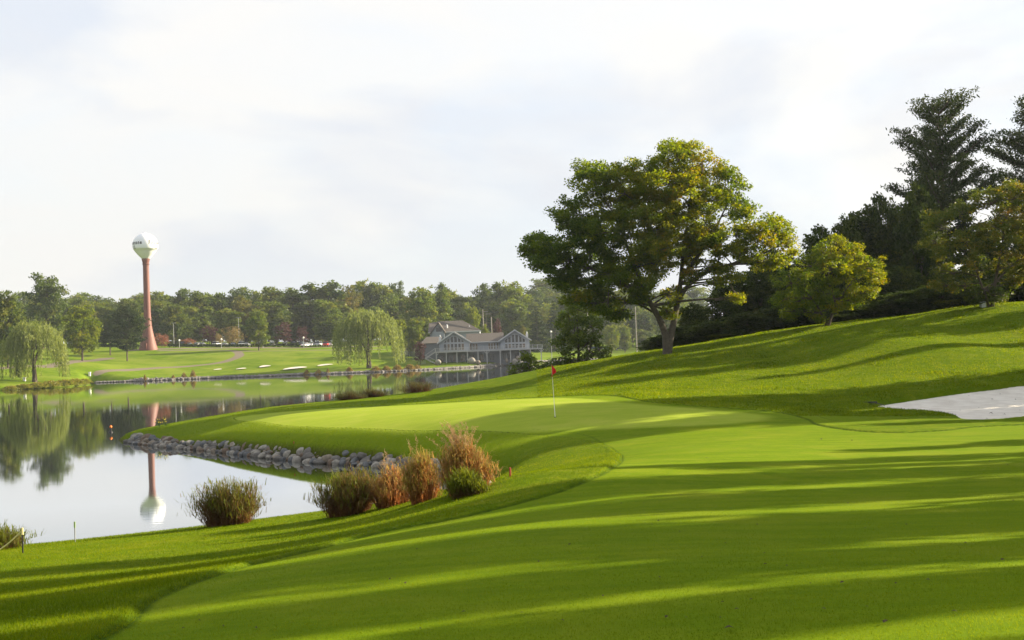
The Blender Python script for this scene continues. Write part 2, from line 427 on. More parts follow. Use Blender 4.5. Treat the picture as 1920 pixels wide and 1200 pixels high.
def dup(root, loc, rz=0., scale=None, label=None, group=None, cat=None):
    r = root.copy(); C.objects.link(r); r.location = loc; r.rotation_euler = (0, 0, rz)
    if scale is not None: r.scale = scale
    if label: r['label'] = label
    if group: r['group'] = group
    if cat: r['category'] = cat
    for ch in list(root.children):
        c = ch.copy(); C.objects.link(c); c.parent = r
        for g in ch.children:
            d = g.copy(); C.objects.link(d); d.parent = c
    return r

# ------------------------------------------------------------------ the ground: one polar sheet, dense where it is near
def build_ground():
    half = R(27)
    ain = np.linspace(-half, half, 520)
    aR = half + np.cumsum(np.linspace(.3, 6, 50)) * R(153 * 1.0) / np.sum(np.linspace(.3, 6, 50))
    aL = -aR[::-1]
    A = np.concatenate([aL, ain, aR]); A = A[:-1] if abs((A[-1] - A[0]) - 2 * math.pi) < 1e-6 else A
    D = [.35]
    while D[-1] < 3600:
        d = D[-1]
        k = .03 if d < 4 else .0058 if d < 90 else .012 if d < 130 else .03 if d < 230 else .0045 if d < 420 else .025
        D.append(d * (1 + k))
    D = np.array(D); nA, nD = len(A), len(D)
    X = (np.sin(A)[None] * D[:, None]).ravel(); Y = (np.cos(A)[None] * D[:, None]).ravel()
    z, dn, df, sf, sg, sb, sm, spth = terrain(X, Y)
    V = np.c_[X, Y, z]
    V = np.vstack([V, [0, 0, hz(0, 0)]])
    i = np.arange(nD - 1)[:, None]; j = np.arange(nA)[None]
    a = i * nA + j; b = i * nA + (j + 1) % nA; c = (i + 1) * nA + (j + 1) % nA; d = (i + 1) * nA + j
    Q = np.stack([a, d, c, b], -1).reshape(-1, 4)
    j1 = np.arange(nA); T = np.stack([np.full(nA, nD * nA), j1, (j1 + 1) % nA], -1)
    app = lambda q, v: np.append(q, v)
    wood = np.zeros(len(X))
    wl = smoothpoly([(14,84),(20,92),(30,92),(38,88),(60,86),(90,120),(40,140),(20,125),(8,104)], n=3)
    w = (Y > 70) & (Y < 160) & (X > 0) & (X < 100); wood[w] = np.clip(sdf(X[w], Y[w], wl) / 3 + .4, 0, 1)
    q = (Y > 38) & (Y < 75) & (X > -30) & (X < 2); wood[q] = np.maximum(wood[q], np.clip((.5 - segdist(X[q], Y[q], bank_line, False)) / .25, 0, 1))
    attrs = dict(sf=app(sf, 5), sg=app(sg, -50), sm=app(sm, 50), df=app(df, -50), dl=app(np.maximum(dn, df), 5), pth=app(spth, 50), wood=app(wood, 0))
    # split by zone; neighbours share the boundary vertices' positions
    fx = lambda arr: arr[Q].mean(1)
    qg = fx(sg) > 0; qf = (fx(sf) > 0) & ~qg; qp = (fx(spth) < 0); qfar = (fx(df) > 0) & ~qp
    rest = ~(qg | qf | qp | qfar)
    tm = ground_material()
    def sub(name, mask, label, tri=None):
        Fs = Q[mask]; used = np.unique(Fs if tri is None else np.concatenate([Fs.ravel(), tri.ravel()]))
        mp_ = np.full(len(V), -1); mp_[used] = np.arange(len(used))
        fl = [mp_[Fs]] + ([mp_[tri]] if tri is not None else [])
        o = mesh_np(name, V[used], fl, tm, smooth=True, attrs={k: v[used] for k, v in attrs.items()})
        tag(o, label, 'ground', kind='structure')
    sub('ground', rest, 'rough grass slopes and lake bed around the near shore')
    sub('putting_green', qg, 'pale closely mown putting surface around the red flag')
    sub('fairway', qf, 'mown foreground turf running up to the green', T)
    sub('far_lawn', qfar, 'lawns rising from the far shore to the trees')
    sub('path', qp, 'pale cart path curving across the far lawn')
build_ground()

# bunkers
def sandmat():
    m, t, o = nodes('bunker_sand'); L = t.links.new
    geo = nn(t, 'ShaderNodeNewGeometry')
    a = nn(t, 'ShaderNodeTexNoise', Scale=60., Detail=4.); b_ = nn(t, 'ShaderNodeTexNoise', Scale=1.6, Detail=5.)
    w = nn(t, 'ShaderNodeTexWave', Scale=1.6, Distortion=5.0, Detail=2.); w.inputs['Detail Scale'].default_value = 1.2
    mp_ = nn(t, 'ShaderNodeMapping'); mp_.inputs['Rotation'].default_value = (0, 0, R(70)); L(geo.outputs['Position'], mp_.inputs[0])
    for n in (a, b_): L(geo.outputs['Position'], n.inputs[0])
    L(mp_.outputs[0], w.inputs[0])
    rp = nn(t, 'ShaderNodeValToRGB'); rp.color_ramp.elements[0].position = .35; rp.color_ramp.elements[1].position = .65
    rp.color_ramp.elements[0].color = (.70, .655, .585, 1); rp.color_ramp.elements[1].color = (.84, .80, .73, 1)
    L(b_.outputs[0], rp.inputs[0])
    b = nn(t, 'ShaderNodeBsdfPrincipled', Roughness=.9); L(rp.outputs[0], b.inputs[0])
    ad = nn(t, 'ShaderNodeMath'); ad.operation = 'ADD'; L(a.outputs[0], ad.inputs[0]); L(w.outputs[0], ad.inputs[1])
    bp = nn(t, 'ShaderNodeBump', Strength=.8, Distance=.06); L(ad.outputs[0], bp.inputs['Height']); L(bp.outputs[0], b.inputs['Normal'])
    L(b.outputs[0], o.inputs[0]); return m
SAND = sandmat()
def build_bunker():
    x0, y0 = bunker.min(0) - 1; x1, y1 = bunker.max(0) + 1
    gx, gy = np.meshgrid(np.arange(x0, x1, .2), np.arange(y0, y1, .2))
    X, Y = gx.ravel(), gy.ravel(); s = sdf(X, Y, bunker)
    z = height0(X, Y)[0] - .11 + .05 * smooth01(-s / .4) * 0 - .06 * smooth01(s / 2) + .015 * vnoise(X, Y, .9)
    z = np.where(s < -.02, z - .25 * np.clip(-s - .02, 0, .6), z)
    ny, nx = gx.shape
    i = np.arange(ny - 1)[:, None]; j = np.arange(nx - 1)[None]; a = (i * nx + j)
    Q = np.stack([a, a + 1, a + nx + 1, a + nx], -1).reshape(-1, 4)
    keep = s[Q].max(1) > -.35
    o = mesh_np('sand_bunker', np.c_[X, Y, z], Q[keep], SAND, smooth=True)
    tag(o, 'large pale sand bunker below the grassy hill beside the rake', 'bunker', kind='structure')
build_bunker()
SAND_F = simple('far_sand', (.50, .47, .42), .9, var=.1)
for (cx, cy_, w, h, lb) in [(408,694.5,16,2.0,'leftmost short'),(452,693,20,2.2,'second small'),(497,688.5,22,3.6,'angled thin'),(553,692,46,4.2,'widest white'),(610,686,30,3.2,'rightmost')]:
    pts = [ghit(cx + w / 2 * math.cos(a) , cy_ - w * .05 * math.cos(a) + h / 2 * (math.sin(a) * .75 + .25 * math.cos(2 * a + cx)), 200) for a in np.linspace(0, 2 * math.pi, 21)[:-1]]
    c = np.mean(pts, 0)
    V = [c + [0, 0, .12]] + [np.array(p) + [0, 0, .10] for p in pts]
    V2 = [(v[0], v[1], hz(v[0], v[1]) + .33) for v in V]
    o = MB().add(V2, [(0, 1 + (k + 1) % 20, 1 + k) for k in range(20)]).build('sand_bunker', SAND_F, smooth=True)
    tag(o, lb + ' sand bunker on the far bank in front of the hedge lawn', 'bunker', kind='structure')

# ------------------------------------------------------------------ lake
def water():
    m, t, o = nodes('lake_water'); L = t.links.new
    geo = nn(t, 'ShaderNodeNewGeometry')
    mp_ = nn(t, 'ShaderNodeMapping'); mp_.inputs['Scale'].default_value = (.5, 1.6, 1); L(geo.outputs['Position'], mp_.inputs[0])
    a = nn(t, 'ShaderNodeTexNoise', Scale=1.8, Detail=3., Roughness=.5); L(mp_.outputs[0], a.inputs[0])
    a2 = nn(t, 'ShaderNodeTexNoise', Scale=.035, Detail=3., Roughness=.5); L(mp_.outputs[0], a2.inputs[0])
    st = nn(t, 'ShaderNodeMapRange'); st.inputs['From Min'].default_value = .40; st.inputs['From Max'].default_value = .65; st.inputs['To Min'].default_value = .0012; st.inputs['To Max'].default_value = .006
    L(a2.outputs[0], st.inputs['Value'])
    bp = nn(t, 'ShaderNodeBump', Distance=.25); L(a.outputs[0], bp.inputs['Height']); L(st.outputs[0], bp.inputs['Strength'])
    gl = nn(t, 'ShaderNodeBsdfGlossy', Roughness=.03); gl.inputs['Color'].default_value = (.86, .88, .90, 1); L(bp.outputs[0], gl.inputs['Normal'])
    b = nn(t, 'ShaderNodeBsdfPrincipled', Roughness=.2); b.inputs['Base Color'].default_value = (.018, .022, .010, 1)
    b.inputs['Specular IOR Level'].default_value = 0
    fr = nn(t, 'ShaderNodeFresnel', IOR=1.34); L(bp.outputs[0], fr.inputs['Normal'])
    mr = nn(t, 'ShaderNodeMapRange'); mr.inputs['From Min'].default_value = 0.02; mr.inputs['From Max'].default_value = .5; mr.inputs['To Min'].default_value = .05; mr.inputs['To Max'].default_value = .96
    L(fr.outputs[0], mr.inputs['Value'])
    ms = nn(t, 'ShaderNodeMixShader'); L(mr.outputs[0], ms.inputs[0]); L(b.outputs[0], ms.inputs[1]); L(gl.outputs[0], ms.inputs[2])
    L(ms.outputs[0], o.inputs[0])
    o_ = mesh_np('lake_water', [(-1700, -60, 0), (500, -60, 0), (500, 460, 0), (-1700, 460, 0)], np.array([[0, 1, 2, 3]]), m)
    tag(o_, 'calm lake mirroring the trees, the tower and the sky', 'water', kind='structure')
water()

# ------------------------------------------------------------------ foliage builders
def unit(v): return v / (np.linalg.norm(v, axis=-1, keepdims=True) + 1e-9)
def leaves(cen, size, g, asp=.55, up=.3, flat=None):
    """diamond leaves; returns V, F"""
    n = len(cen); nrm = g.normal(size=(n, 3)); nrm[:, 2] = np.abs(nrm[:, 2]) + up; nrm = unit(nrm)
    u = unit(np.cross(nrm, g.normal(size=(n, 3)))); v = np.cross(nrm, u)
    s = (size * g.uniform(.6, 1.35, n))[:, None]
    V = np.stack([cen - u * s * .5, cen + v * s * .5 * asp + nrm * s * .08, cen + u * s * .5, cen - v * s * .5 * asp + nrm * s * .08], 1).reshape(-1, 3)
    return V, np.arange(4 * n).reshape(n, 4)
def clusters_to_leaves(cl, g, leaf, per_clump, clump_r, dens=1.0):
    """cl: list of (cx,cy,cz, rx,ry,rz, tint). returns centres and tint"""
    cs, ts = [], []
    for (x, y, z, rx, ry, rz, tn) in cl:
        nsub = max(5, int(dens * 9 * (rx * ry * rz) ** (2 / 3) / clump_r ** 2 * .35))
        d = unit(g.normal(size=(nsub, 3))); r = g.uniform(.25, 1.0, nsub) ** .55
        pc = np.array([x, y, z]) + d * r[:, None] * [rx, ry, rz]
        cr_ = clump_r * g.uniform(.6, 1.35, nsub)
        tt = tn + g.normal(0, .10, nsub)
        k = np.maximum(3, (per_clump * (cr_ / clump_r) ** 2).astype(int))
        idx = np.repeat(np.arange(nsub), k)
        p = pc[idx] + unit(g.normal(size=(len(idx), 3))) * (g.uniform(0, 1, len(idx)) ** .6 * cr_[idx])[:, None] * [1, 1, .62]
        cs.append(p); ts.append(np.clip(tt[idx] + g.normal(0, .10, len(idx)), 0, 1))
    return np.concatenate(cs), np.concatenate(ts)
def crown_obj(name, cen, tn, leaf, mat, parent, g, asp=.68, up=.3):
    V, Fq = leaves(cen, leaf, g, asp, up)
    return mesh_np(name, V, Fq, mat, parent, attrs={'tint': np.repeat(tn, 4)})
BARK = simple('bark', (.075, .058, .042), .9, var=.35, scale=9., bump=.8)
BARK_L = simple('bark_pale', (.085, .07, .055), .9, var=.3, scale=7., bump=.8)
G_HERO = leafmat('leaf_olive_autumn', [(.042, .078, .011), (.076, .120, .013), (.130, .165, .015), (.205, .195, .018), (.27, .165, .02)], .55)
G_OAK = leafmat('leaf_oak', [(.028, .055, .012), (.055, .090, .015), (.095, .130, .018), (.15, .155, .025)], .3)
G_MID = leafmat('leaf_midgreen', [(.038, .07, .012), (.078, .120, .016), (.130, .170, .020), (.20, .20, .03)], .35)
G_YEL = leafmat('leaf_yellowgreen', [(.06, .10, .008), (.11, .15, .010), (.17, .20, .014), (.27, .23, .02)], .4)
G_OCH = leafmat('leaf_ochre', [(.05, .07, .014), (.09, .105, .018), (.14, .135, .022), (.20, .15, .03)], .35)
G_WIL = leafmat('leaf_willow', [(.07, .10, .022), (.12, .16, .035), (.18, .215, .055), (.25, .27, .09)], .4)
G_DRK = leafmat('leaf_dark', [(.016, .032, .008), (.030, .052, .010), (.055, .080, .013), (.10, .115, .016)], .3, spec=.05)
G_PIN = leafmat('needle_pine', [(.012, .026, .012), (.022, .042, .014), (.048, .068, .016), (.085, .10, .02)], .12, spec=.05)
G_PLM = leafmat('leaf_plum', [(.035, .014, .016), (.055, .022, .022), (.08, .035, .03), (.12, .06, .04)], .25)
G_RED = leafmat('leaf_red', [(.15, .06, .035), (.22, .09, .05), (.28, .13, .07), (.30, .18, .08)], .3)
G_TAN = leafmat('leaf_tan', [(.12, .10, .03), (.19, .15, .05), (.25, .19, .07), (.28, .2, .09)], .3)
G_SLV = leafmat('leaf_silver', [(.10, .13, .08), (.16, .19, .12), (.22, .25, .17), (.28, .3, .2)], .3)

def limb_set(mb, root, targets, r0, g, n=4, droop=.0):
    root = np.array(root, float)
    for (tx, ty, tz, w) in targets:
        t = np.array([tx, ty, tz]); pts = []
        mid = root + (t - root) * .5 + g.normal(0, .06, 3) * np.linalg.norm(t - root) + [0, 0, .08 * np.linalg.norm(t - root)]
        for k in range(n + 1):
            s = k / n; pts.append((1 - s) ** 2 * root + 2 * s * (1 - s) * mid + s * s * t)
        mb.tube(pts, [r0 * w * (1 - .82 * k / n) + .004 * r0 for k in range(n + 1)], 6)

# --- trees placed by crown masses (near trees)
def big_tree(name, base, s, cl_px, mat, leaf, per, clump, limbs, label, seed, trunk_mat=BARK, Y=None, dens=1.0, twin=2.2, category='tree', extra=None):
    g = np.random.default_rng(seed)
    bx, by, bz = base
    root = empty(name, base)
    cl = []
    for (px, py, rx, ry, dy, tn) in cl_px:
        x, y, z = P(px, py, by + dy)
        k = (by + dy) / F
        rX, rZ = rx * k, ry * k; rY = (rX + rZ) / 2
        cl.append((x - bx, y - by, z - bz, rX, rY, rZ, tn))
        if twin:
            o_ = (g.uniform(.5, 1.) * twin) * (1 if dy <= 0 else -1)
            # the far half of the crown, a little smaller
            x, y, z = P(px, py, by + dy + o_); cl.append((x - bx, y - by, z - bz, rX * .85, rY, rZ * .85, max(0, tn - .06)))
    cen, tn = clusters_to_leaves(cl, g, leaf, per, clump, dens)
    crown_obj('crown', cen, tn, leaf, mat, root, g)
    mb = MB()
    allpts = []
    for (pts, r) in limbs:
        q = [np.array(P(px, py, by + dy)) - np.array(base) for (px, py, dy) in pts]
        q = smoothpoly(q, closed=False, n=4)
        rr = np.linspace(r[0], r[1], len(q)); mb.tube(q, rr, 10); allpts += [(q[i], rr[i]) for i in range(len(q) // 2, len(q))]
    for c in cl[::1]:      # boughs into every mass of leaves
        t = np.array(c[:3]); d = [np.linalg.norm((t - p) * [1, 1, 1.2]) + (3 if p[2] > t[2] else 0) for p, r in allpts]; i = int(np.argmin(d)); p, r = allpts[i]
        L_ = np.linalg.norm(t - p)
        if L_ < .4: continue
        limb_set(mb, p, [(*t, 1)], min(r * .6, .05 + .012 * L_), g, 5)
        for k in range(4):
            e = t + unit(g.normal(size=3)) * np.array(c[3:6]) * .8
            limb_set(mb, t * .75 + p * .25, [(*e, 1)], .035, g, 3)
    mb.build('trunk', trunk_mat, root, smooth=True)
    tag(root, label, category)
    return root

hero_base = P(1250, 668, 76)
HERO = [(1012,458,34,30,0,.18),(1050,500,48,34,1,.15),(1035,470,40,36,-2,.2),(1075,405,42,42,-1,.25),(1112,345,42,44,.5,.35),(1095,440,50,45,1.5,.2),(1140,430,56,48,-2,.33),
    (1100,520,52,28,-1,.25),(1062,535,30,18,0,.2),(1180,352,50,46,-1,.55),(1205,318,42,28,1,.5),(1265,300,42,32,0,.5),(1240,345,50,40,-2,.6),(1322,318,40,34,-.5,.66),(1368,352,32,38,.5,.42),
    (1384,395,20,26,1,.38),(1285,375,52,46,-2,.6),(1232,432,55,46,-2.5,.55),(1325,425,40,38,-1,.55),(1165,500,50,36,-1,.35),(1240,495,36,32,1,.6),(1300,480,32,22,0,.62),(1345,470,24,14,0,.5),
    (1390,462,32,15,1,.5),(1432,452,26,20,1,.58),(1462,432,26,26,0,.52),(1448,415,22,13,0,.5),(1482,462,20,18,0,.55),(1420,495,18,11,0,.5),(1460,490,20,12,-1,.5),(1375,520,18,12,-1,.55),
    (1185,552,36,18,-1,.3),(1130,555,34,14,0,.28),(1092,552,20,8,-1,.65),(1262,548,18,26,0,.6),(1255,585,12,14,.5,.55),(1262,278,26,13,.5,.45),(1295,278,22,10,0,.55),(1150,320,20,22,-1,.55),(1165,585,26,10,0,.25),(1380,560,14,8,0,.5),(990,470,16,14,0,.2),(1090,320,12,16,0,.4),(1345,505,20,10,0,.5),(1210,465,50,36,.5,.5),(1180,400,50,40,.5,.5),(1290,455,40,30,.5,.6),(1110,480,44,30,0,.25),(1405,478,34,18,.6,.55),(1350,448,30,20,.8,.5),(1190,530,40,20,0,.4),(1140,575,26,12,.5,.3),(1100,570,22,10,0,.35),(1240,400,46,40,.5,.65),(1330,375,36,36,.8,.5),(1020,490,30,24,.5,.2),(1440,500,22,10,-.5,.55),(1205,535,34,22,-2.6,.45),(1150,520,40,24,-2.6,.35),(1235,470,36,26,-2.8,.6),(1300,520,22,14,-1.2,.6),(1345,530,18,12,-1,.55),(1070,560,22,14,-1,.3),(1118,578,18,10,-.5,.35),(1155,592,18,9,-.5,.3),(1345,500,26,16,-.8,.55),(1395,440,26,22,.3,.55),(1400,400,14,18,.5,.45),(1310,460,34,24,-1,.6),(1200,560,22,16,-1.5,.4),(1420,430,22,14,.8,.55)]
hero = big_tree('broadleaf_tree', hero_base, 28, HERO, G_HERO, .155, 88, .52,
    [([(1250,676,0),(1250,650,0),(1246,622,0),(1232,590,0),(1212,555,-.3),(1196,515,-.6),(1175,460,-.8),(1150,400,-1)], (.31, .04)),
     ([(1252,676,.05),(1255,645,0),(1262,610,.3),(1270,570,.5),(1277,520,.5),(1281,470,.3),(1290,410,0),(1300,340,0)], (.28, .04)),
     ([(1272,560,.4),(1296,530,.4),(1330,508,.3),(1372,495,.4),(1425,478,.5),(1470,455,.3)], (.17, .04)),
     ([(1278,520,.4),(1305,485,-.4),(1335,440,-.6),(1365,380,0)], (.15, .04)),
     ([(1212,555,-.3),(1165,530,-.8),(1110,505,-.5),(1050,485,0)], (.20, .04)),
     ([(1230,588,0),(1200,572,1),(1160,560,1.5),(1130,550,1)], (.10, .03))],
    'large spreading tree with a forked trunk and yellowing crown on the hillside', 11, BARK_L, dens=1.22, twin=2.8)

G_BRN = leafmat('leaf_olive_brown', [(.030, .052, .010), (.058, .085, .012), (.100, .115, .014), (.165, .130, .018), (.22, .125, .022)], .45)
small_base = ghit(1552, 612, 60)
SMALL = [(1478,528,30,28,0,.3),(1515,500,34,28,0,.45),(1550,470,26,22,0,.5),(1560,505,40,34,-1,.45),(1600,480,34,30,0,.6),(1635,500,26,26,0,.55),(1500,560,34,24,-.5,.35),(1540,550,36,26,0,.3),
    (1610,530,34,32,-.5,.55),(1645,515,16,18,0,.6),(1462,560,18,18,0,.35),(1595,562,24,14,0,.5),(1480,585,18,12,0,.4),(1530,588,24,14,-.5,.55),(1570,575,14,12,-.5,.6),(1575,450,16,12,0,.55),(1635,545,14,12,0,.55)]
big_tree('broadleaf_tree', small_base, 26, SMALL, G_HERO, .145, 75, .45,
    [([(1550,620,0),(1556,600,0),(1566,570,0),(1556,535,0),(1540,505,0)], (.15, .03)), ([(1552,620,.1),(1545,600,0),(1530,570,0),(1505,540,0)], (.09, .03)), ([(1564,575,0),(1585,545,0),(1610,510,0)], (.08, .02))],
    'small bright green tree with a slanting stem on the hill crest', 12, BARK, dens=.8, twin=1.6)
right_base = ghit(1858, 577, 60)
RIGHT = [(1888,402,30,22,.5,.6),(1758,420,30,30,0,0.36),(1798,395,33,28,0,0.32),(1850,372,37,26,0,0.43),(1902,360,32,25,0,0.50),(1945,380,35,32,0,0.50),(1768,470,30,26,-.5,0.40),(1818,452,40,37,-1,0.45),(1880,430,40,39,-1,0.49),(1940,440,40,39,-.5,0.54),
    (1775,512,28,19,0,0.43),(1830,505,35,26,-.5,0.40),(1890,495,39,28,0,0.54),(1945,500,32,26,0,0.58),(1850,545,28,14,-.5,0.22),(1826,560,12,9,-.5,0.22),(1872,555,16,11,-.5,0.25),(1905,530,23,12,0,0.50),(1755,535,16,9,0,0.54),(1800,535,21,11,0,0.43),(1738,455,14,16,0,0.36)]
big_tree('broadleaf_tree', right_base, 26, RIGHT, G_BRN, .15, 75, .48,
    [([(1860,584,0),(1862,560,0),(1866,530,0),(1875,480,0),(1885,420,0)], (.17, .04)), ([(1856,584,0),(1850,560,0),(1835,520,0),(1815,460,0)], (.12, .03)), ([(1866,530,0),(1895,500,0),(1930,470,0)], (.09, .03))],
    'reddish brown and green tree at the right edge beside the grey box', 13, BARK, dens=.85, twin=1.8)

# dark bushes behind the hill, left of the forked tree
b1 = ghit(1085, 690, 84); b1 = P(1085, 700, 92)
BUSH = [(1062,600,26,30,0,.4),(1085,575,24,26,0,.5),(1110,610,24,30,0,.35),(1060,645,30,28,0,.3),(1095,650,32,30,0,.3),(1130,655,16,22,0,.35),(1048,675,22,16,0,.3),(1080,685,40,14,0,.25),(1140,680,12,10,0,.35),(1075,625,24,24,-1,.45)]
big_tree('shrub', b1, 24, BUSH, G_MID, .20, 50, .5, [([(1085,702,0),(1085,660,0),(1082,600,0)], (.16, .04)), ([(1087,702,0),(1105,660,0),(1112,620,0)], (.1, .03))],
    'tall dark leafy shrub behind the hill edge above the red flag', 14, BARK, dens=.75, twin=1.8, category='shrub')
b2 = P(985, 710, 90)
big_tree('shrub', b2, 24, [(975,690,18,12,0,.35),(995,680,20,16,0,.4),(1015,688,18,14,0,.3),(962,702,14,8,0,.4),(1000,700,26,10,0,.3),(983,668,8,8,0,.5),(1030,695,12,12,0,.3)], G_MID, .18, 30, .42,
    [([(992,714,0),(993,695,0),(990,680,0)], (.06, .02))], 'low loose green shrub at the waterline left of the flag', 15, BARK, dens=.8, twin=1.2, category='shrub')

# --- tree archetypes, unit height (crown top at z=1, stem foot at 0)
def arch_broad(name, mat, seed, w=.42, n=15, low=.16, nleaf=9000, leaf=.034, shape='round', bark=BARK, tmean=.5):
    g = np.random.default_rng(seed); root = empty(name, (0, 0, -500))
    cl = []
    for i in range(n):
        t = (i + .5) / n; z = low + (1 - low) * (.08 + .84 * t)
        if shape == 'round': rr = math.sin(math.pi * min(1, max(.08, (z - low) / (1 - low) * .92 + .06))) ** .6
        elif shape == 'tall': rr = (.75 + .25 * math.sin(math.pi * t)) * (1 if t < .75 else (1 - (t - .75) * 2.2))
        else: rr = 1 - .75 * t
        a = i * 2.4 + g.uniform(-.4, .4); q = w * .58 * rr * g.uniform(.35, 1.0)
        r = w * g.uniform(.30, .46) * (.6 + .4 * rr)
        cl.append((q * math.cos(a), q * math.sin(a), z, r, r, r * g.uniform(.55, .85), tmean + g.normal(0, .14)))
    cl.append((0, 0, low + (1 - low) * .5, w * .5 , w * .5, (1 - low) * .38, tmean - .1))
    cen, tn = clusters_to_leaves(cl, g, leaf, 40, .068, 1.1)
    if len(cen) > nleaf:
        k = g.choice(len(cen), nleaf, replace=False); cen, tn = cen[k], tn[k]
    z1 = np.percentile(cen[:, 2], 99.7); cen[:, 2] *= 1 / z1
    crown_obj('crown', cen, tn, leaf, mat, root, g, .7)
    mb = MB(); mb.tube([(0, 0, -.03), (.003, 0, low * .8), (0, .004, .55), (0, 0, .85)], [.022, .017, .010, .003], 7)
    for c in cl[:n]: limb_set(mb, (0, 0, max(low * .9, c[2] * .6)), [(c[0], c[1], c[2], 1)], .008, g, 3)
    mb.build('trunk', bark, root, smooth=True); return root
def arch_pine(name, mat, seed, w=.30, tiers=15, low=.12, leaf=.020, per=150, bark=BARK, spread='pine', tuft=.035, flat=.35):
    g = np.random.default_rng(seed); root = empty(name, (0, 0, -500)); cs = []; tn = []; mb = MB()
    mb.tube([(0, 0, -.03), (0, 0, .5), (0, 0, .97)], [.018, .012, .002], 7)
    for i in range(tiers):
        t = i / (tiers - 1); z = low + (.95 - low) * t
        if spread == 'pine': rr = w * (math.sin(math.pi * (.16 + .74 * t)) ** .8) * (1 if t < .8 else 1.0)
        else: rr = w * (1.02 - t) ** .9
        nb = 7 if t < .8 else 5
        for k in range(nb):
            a = k * 2 * math.pi / nb + i * .9 + g.uniform(-.3, .3); L_ = rr * g.uniform(.5, 1.2)
            dz = L_ * (.22 + .5 * t if spread == 'pine' else -.18)
            p0 = np.array([0, 0, z]); p1 = np.array([L_ * math.cos(a), L_ * math.sin(a), z + dz]); pm = (p0 + p1) / 2 - [0, 0, .03 * L_]
            mb.tube([p0, pm, p1], [.006, .004, .0015], 5)
            m = int(per * (L_ / w)) + 8
            s = g.uniform(.22, 1.04, m) ** .8; p = (1 - s)[:, None] ** 2 * p0 + (2 * s * (1 - s))[:, None] * pm + (s ** 2)[:, None] * p1
            nt_ = max(4, int(9 * L_ / w)); j = g.integers(0, nt_, m)
            off = g.normal(0, 1, (nt_, 3)) * [tuft * 1.1, tuft * 1.1, tuft * flat]
            p = p + off[j] * (.4 + .6 * s)[:, None] + g.normal(0, 1, (m, 3)) * [tuft * .55, tuft * .55, tuft * flat * .7]
            cs.append(p); tn.append(np.clip(.35 + .45 * t * .6 + g.normal(0, .13) + g.normal(0, .08, m), 0, 1))
    cen = np.concatenate(cs); tn = np.concatenate(tn)
    crown_obj('crown', cen, tn, leaf, mat, root, g, .34, .1); mb.build('trunk', bark, root, smooth=True); return root
def arch_willow(name, mat, seed, w=.46, leaf=.022, n=9, strands=520):
    g = np.random.default_rng(seed); root = empty(name, (0, 0, -500)); cl = []
    for i in range(16):
        a = i * 2.4; q = w * .66 * math.sqrt((i + .5) / 16); z = .90 - .30 * (q / w) ** 1.5 - g.uniform(0, .14)
        r = .13 * g.uniform(.75, 1.2); cl.append((q * math.cos(a), q * math.sin(a), z - .04, r, r, r * .72, .5 + g.normal(0, .12)))
    cen, tn = clusters_to_leaves(cl, g, leaf, 14, .045, .8)
    cs, ts = [cen], [tn]
    for i in range(strands):
        a = g.uniform(0, 2 * math.pi); q = w * g.uniform(.15, 1.0) ** .6; z0 = .92 - .36 * (q / w) ** 1.8 + g.normal(0, .03)
        L_ = g.uniform(.12, .50) * (.5 + .6 * q / w) * (1.1 + .5 * math.sin(a * 3 + 1)); L_ = min(L_, z0 - .06)
        m = int(L_ / .011); s = np.linspace(0, 1, m) if m > 0 else np.zeros(0)
        x = (q + .05 * np.sin(s * 1.5)) * math.cos(a); y = (q + .05 * np.sin(s * 1.5)) * math.sin(a)
        cs.append(np.c_[x + g.normal(0, .006, m), y + g.normal(0, .006, m), z0 - s * L_]); ts.append(np.clip(.55 + g.normal(0, .13) + g.normal(0, .1, m), 0, 1))
    cen = np.concatenate(cs); tn = np.concatenate(ts); n_ = len(cen)
    # long narrow leaves hanging down
    u = unit(g.normal(0, .35, (n_, 3)) + [0, 0, -1]); v = unit(np.cross(u, g.normal(size=(n_, 3)))); s = (leaf * g.uniform(.8, 1.6, n_))[:, None]
    V = np.stack([cen - u * s * .6, cen + v * s * .24, cen + u * s * .6, cen - v * s * .24], 1).reshape(-1, 3)
    mesh_np('crown', V, np.arange(4 * n_).reshape(-1, 4), mat, root, attrs={'tint': np.repeat(tn, 4)})
    mb = MB(); mb.tube([(0, 0, -.03), (.0, 0, .10), (-.01, 0, .28)], [.045, .034, .028], 9)
    mb.tube([(-.01, 0, .24), (-.10, .0, .42), (-.20, .02, .60), (-.26, 0, .74)], [.022, .018, .010, .004], 7)
    mb.tube([(-.01, 0, .24), (.06, .0, .45), (.12, -.02, .65), (.14, 0, .8)], [.022, .016, .010, .004], 7)
    mb.tube([(-.01, 0, .26), (.0, .08, .5), (-.02, .14, .7)], [.018, .012, .004], 7)
    for c in cl: limb_set(mb, (c[0] * .45, c[1] * .45, .48), [(c[0], c[1], c[2], 1)], .010, g, 4)
    mb.build('trunk', BARK, root, smooth=True); return root

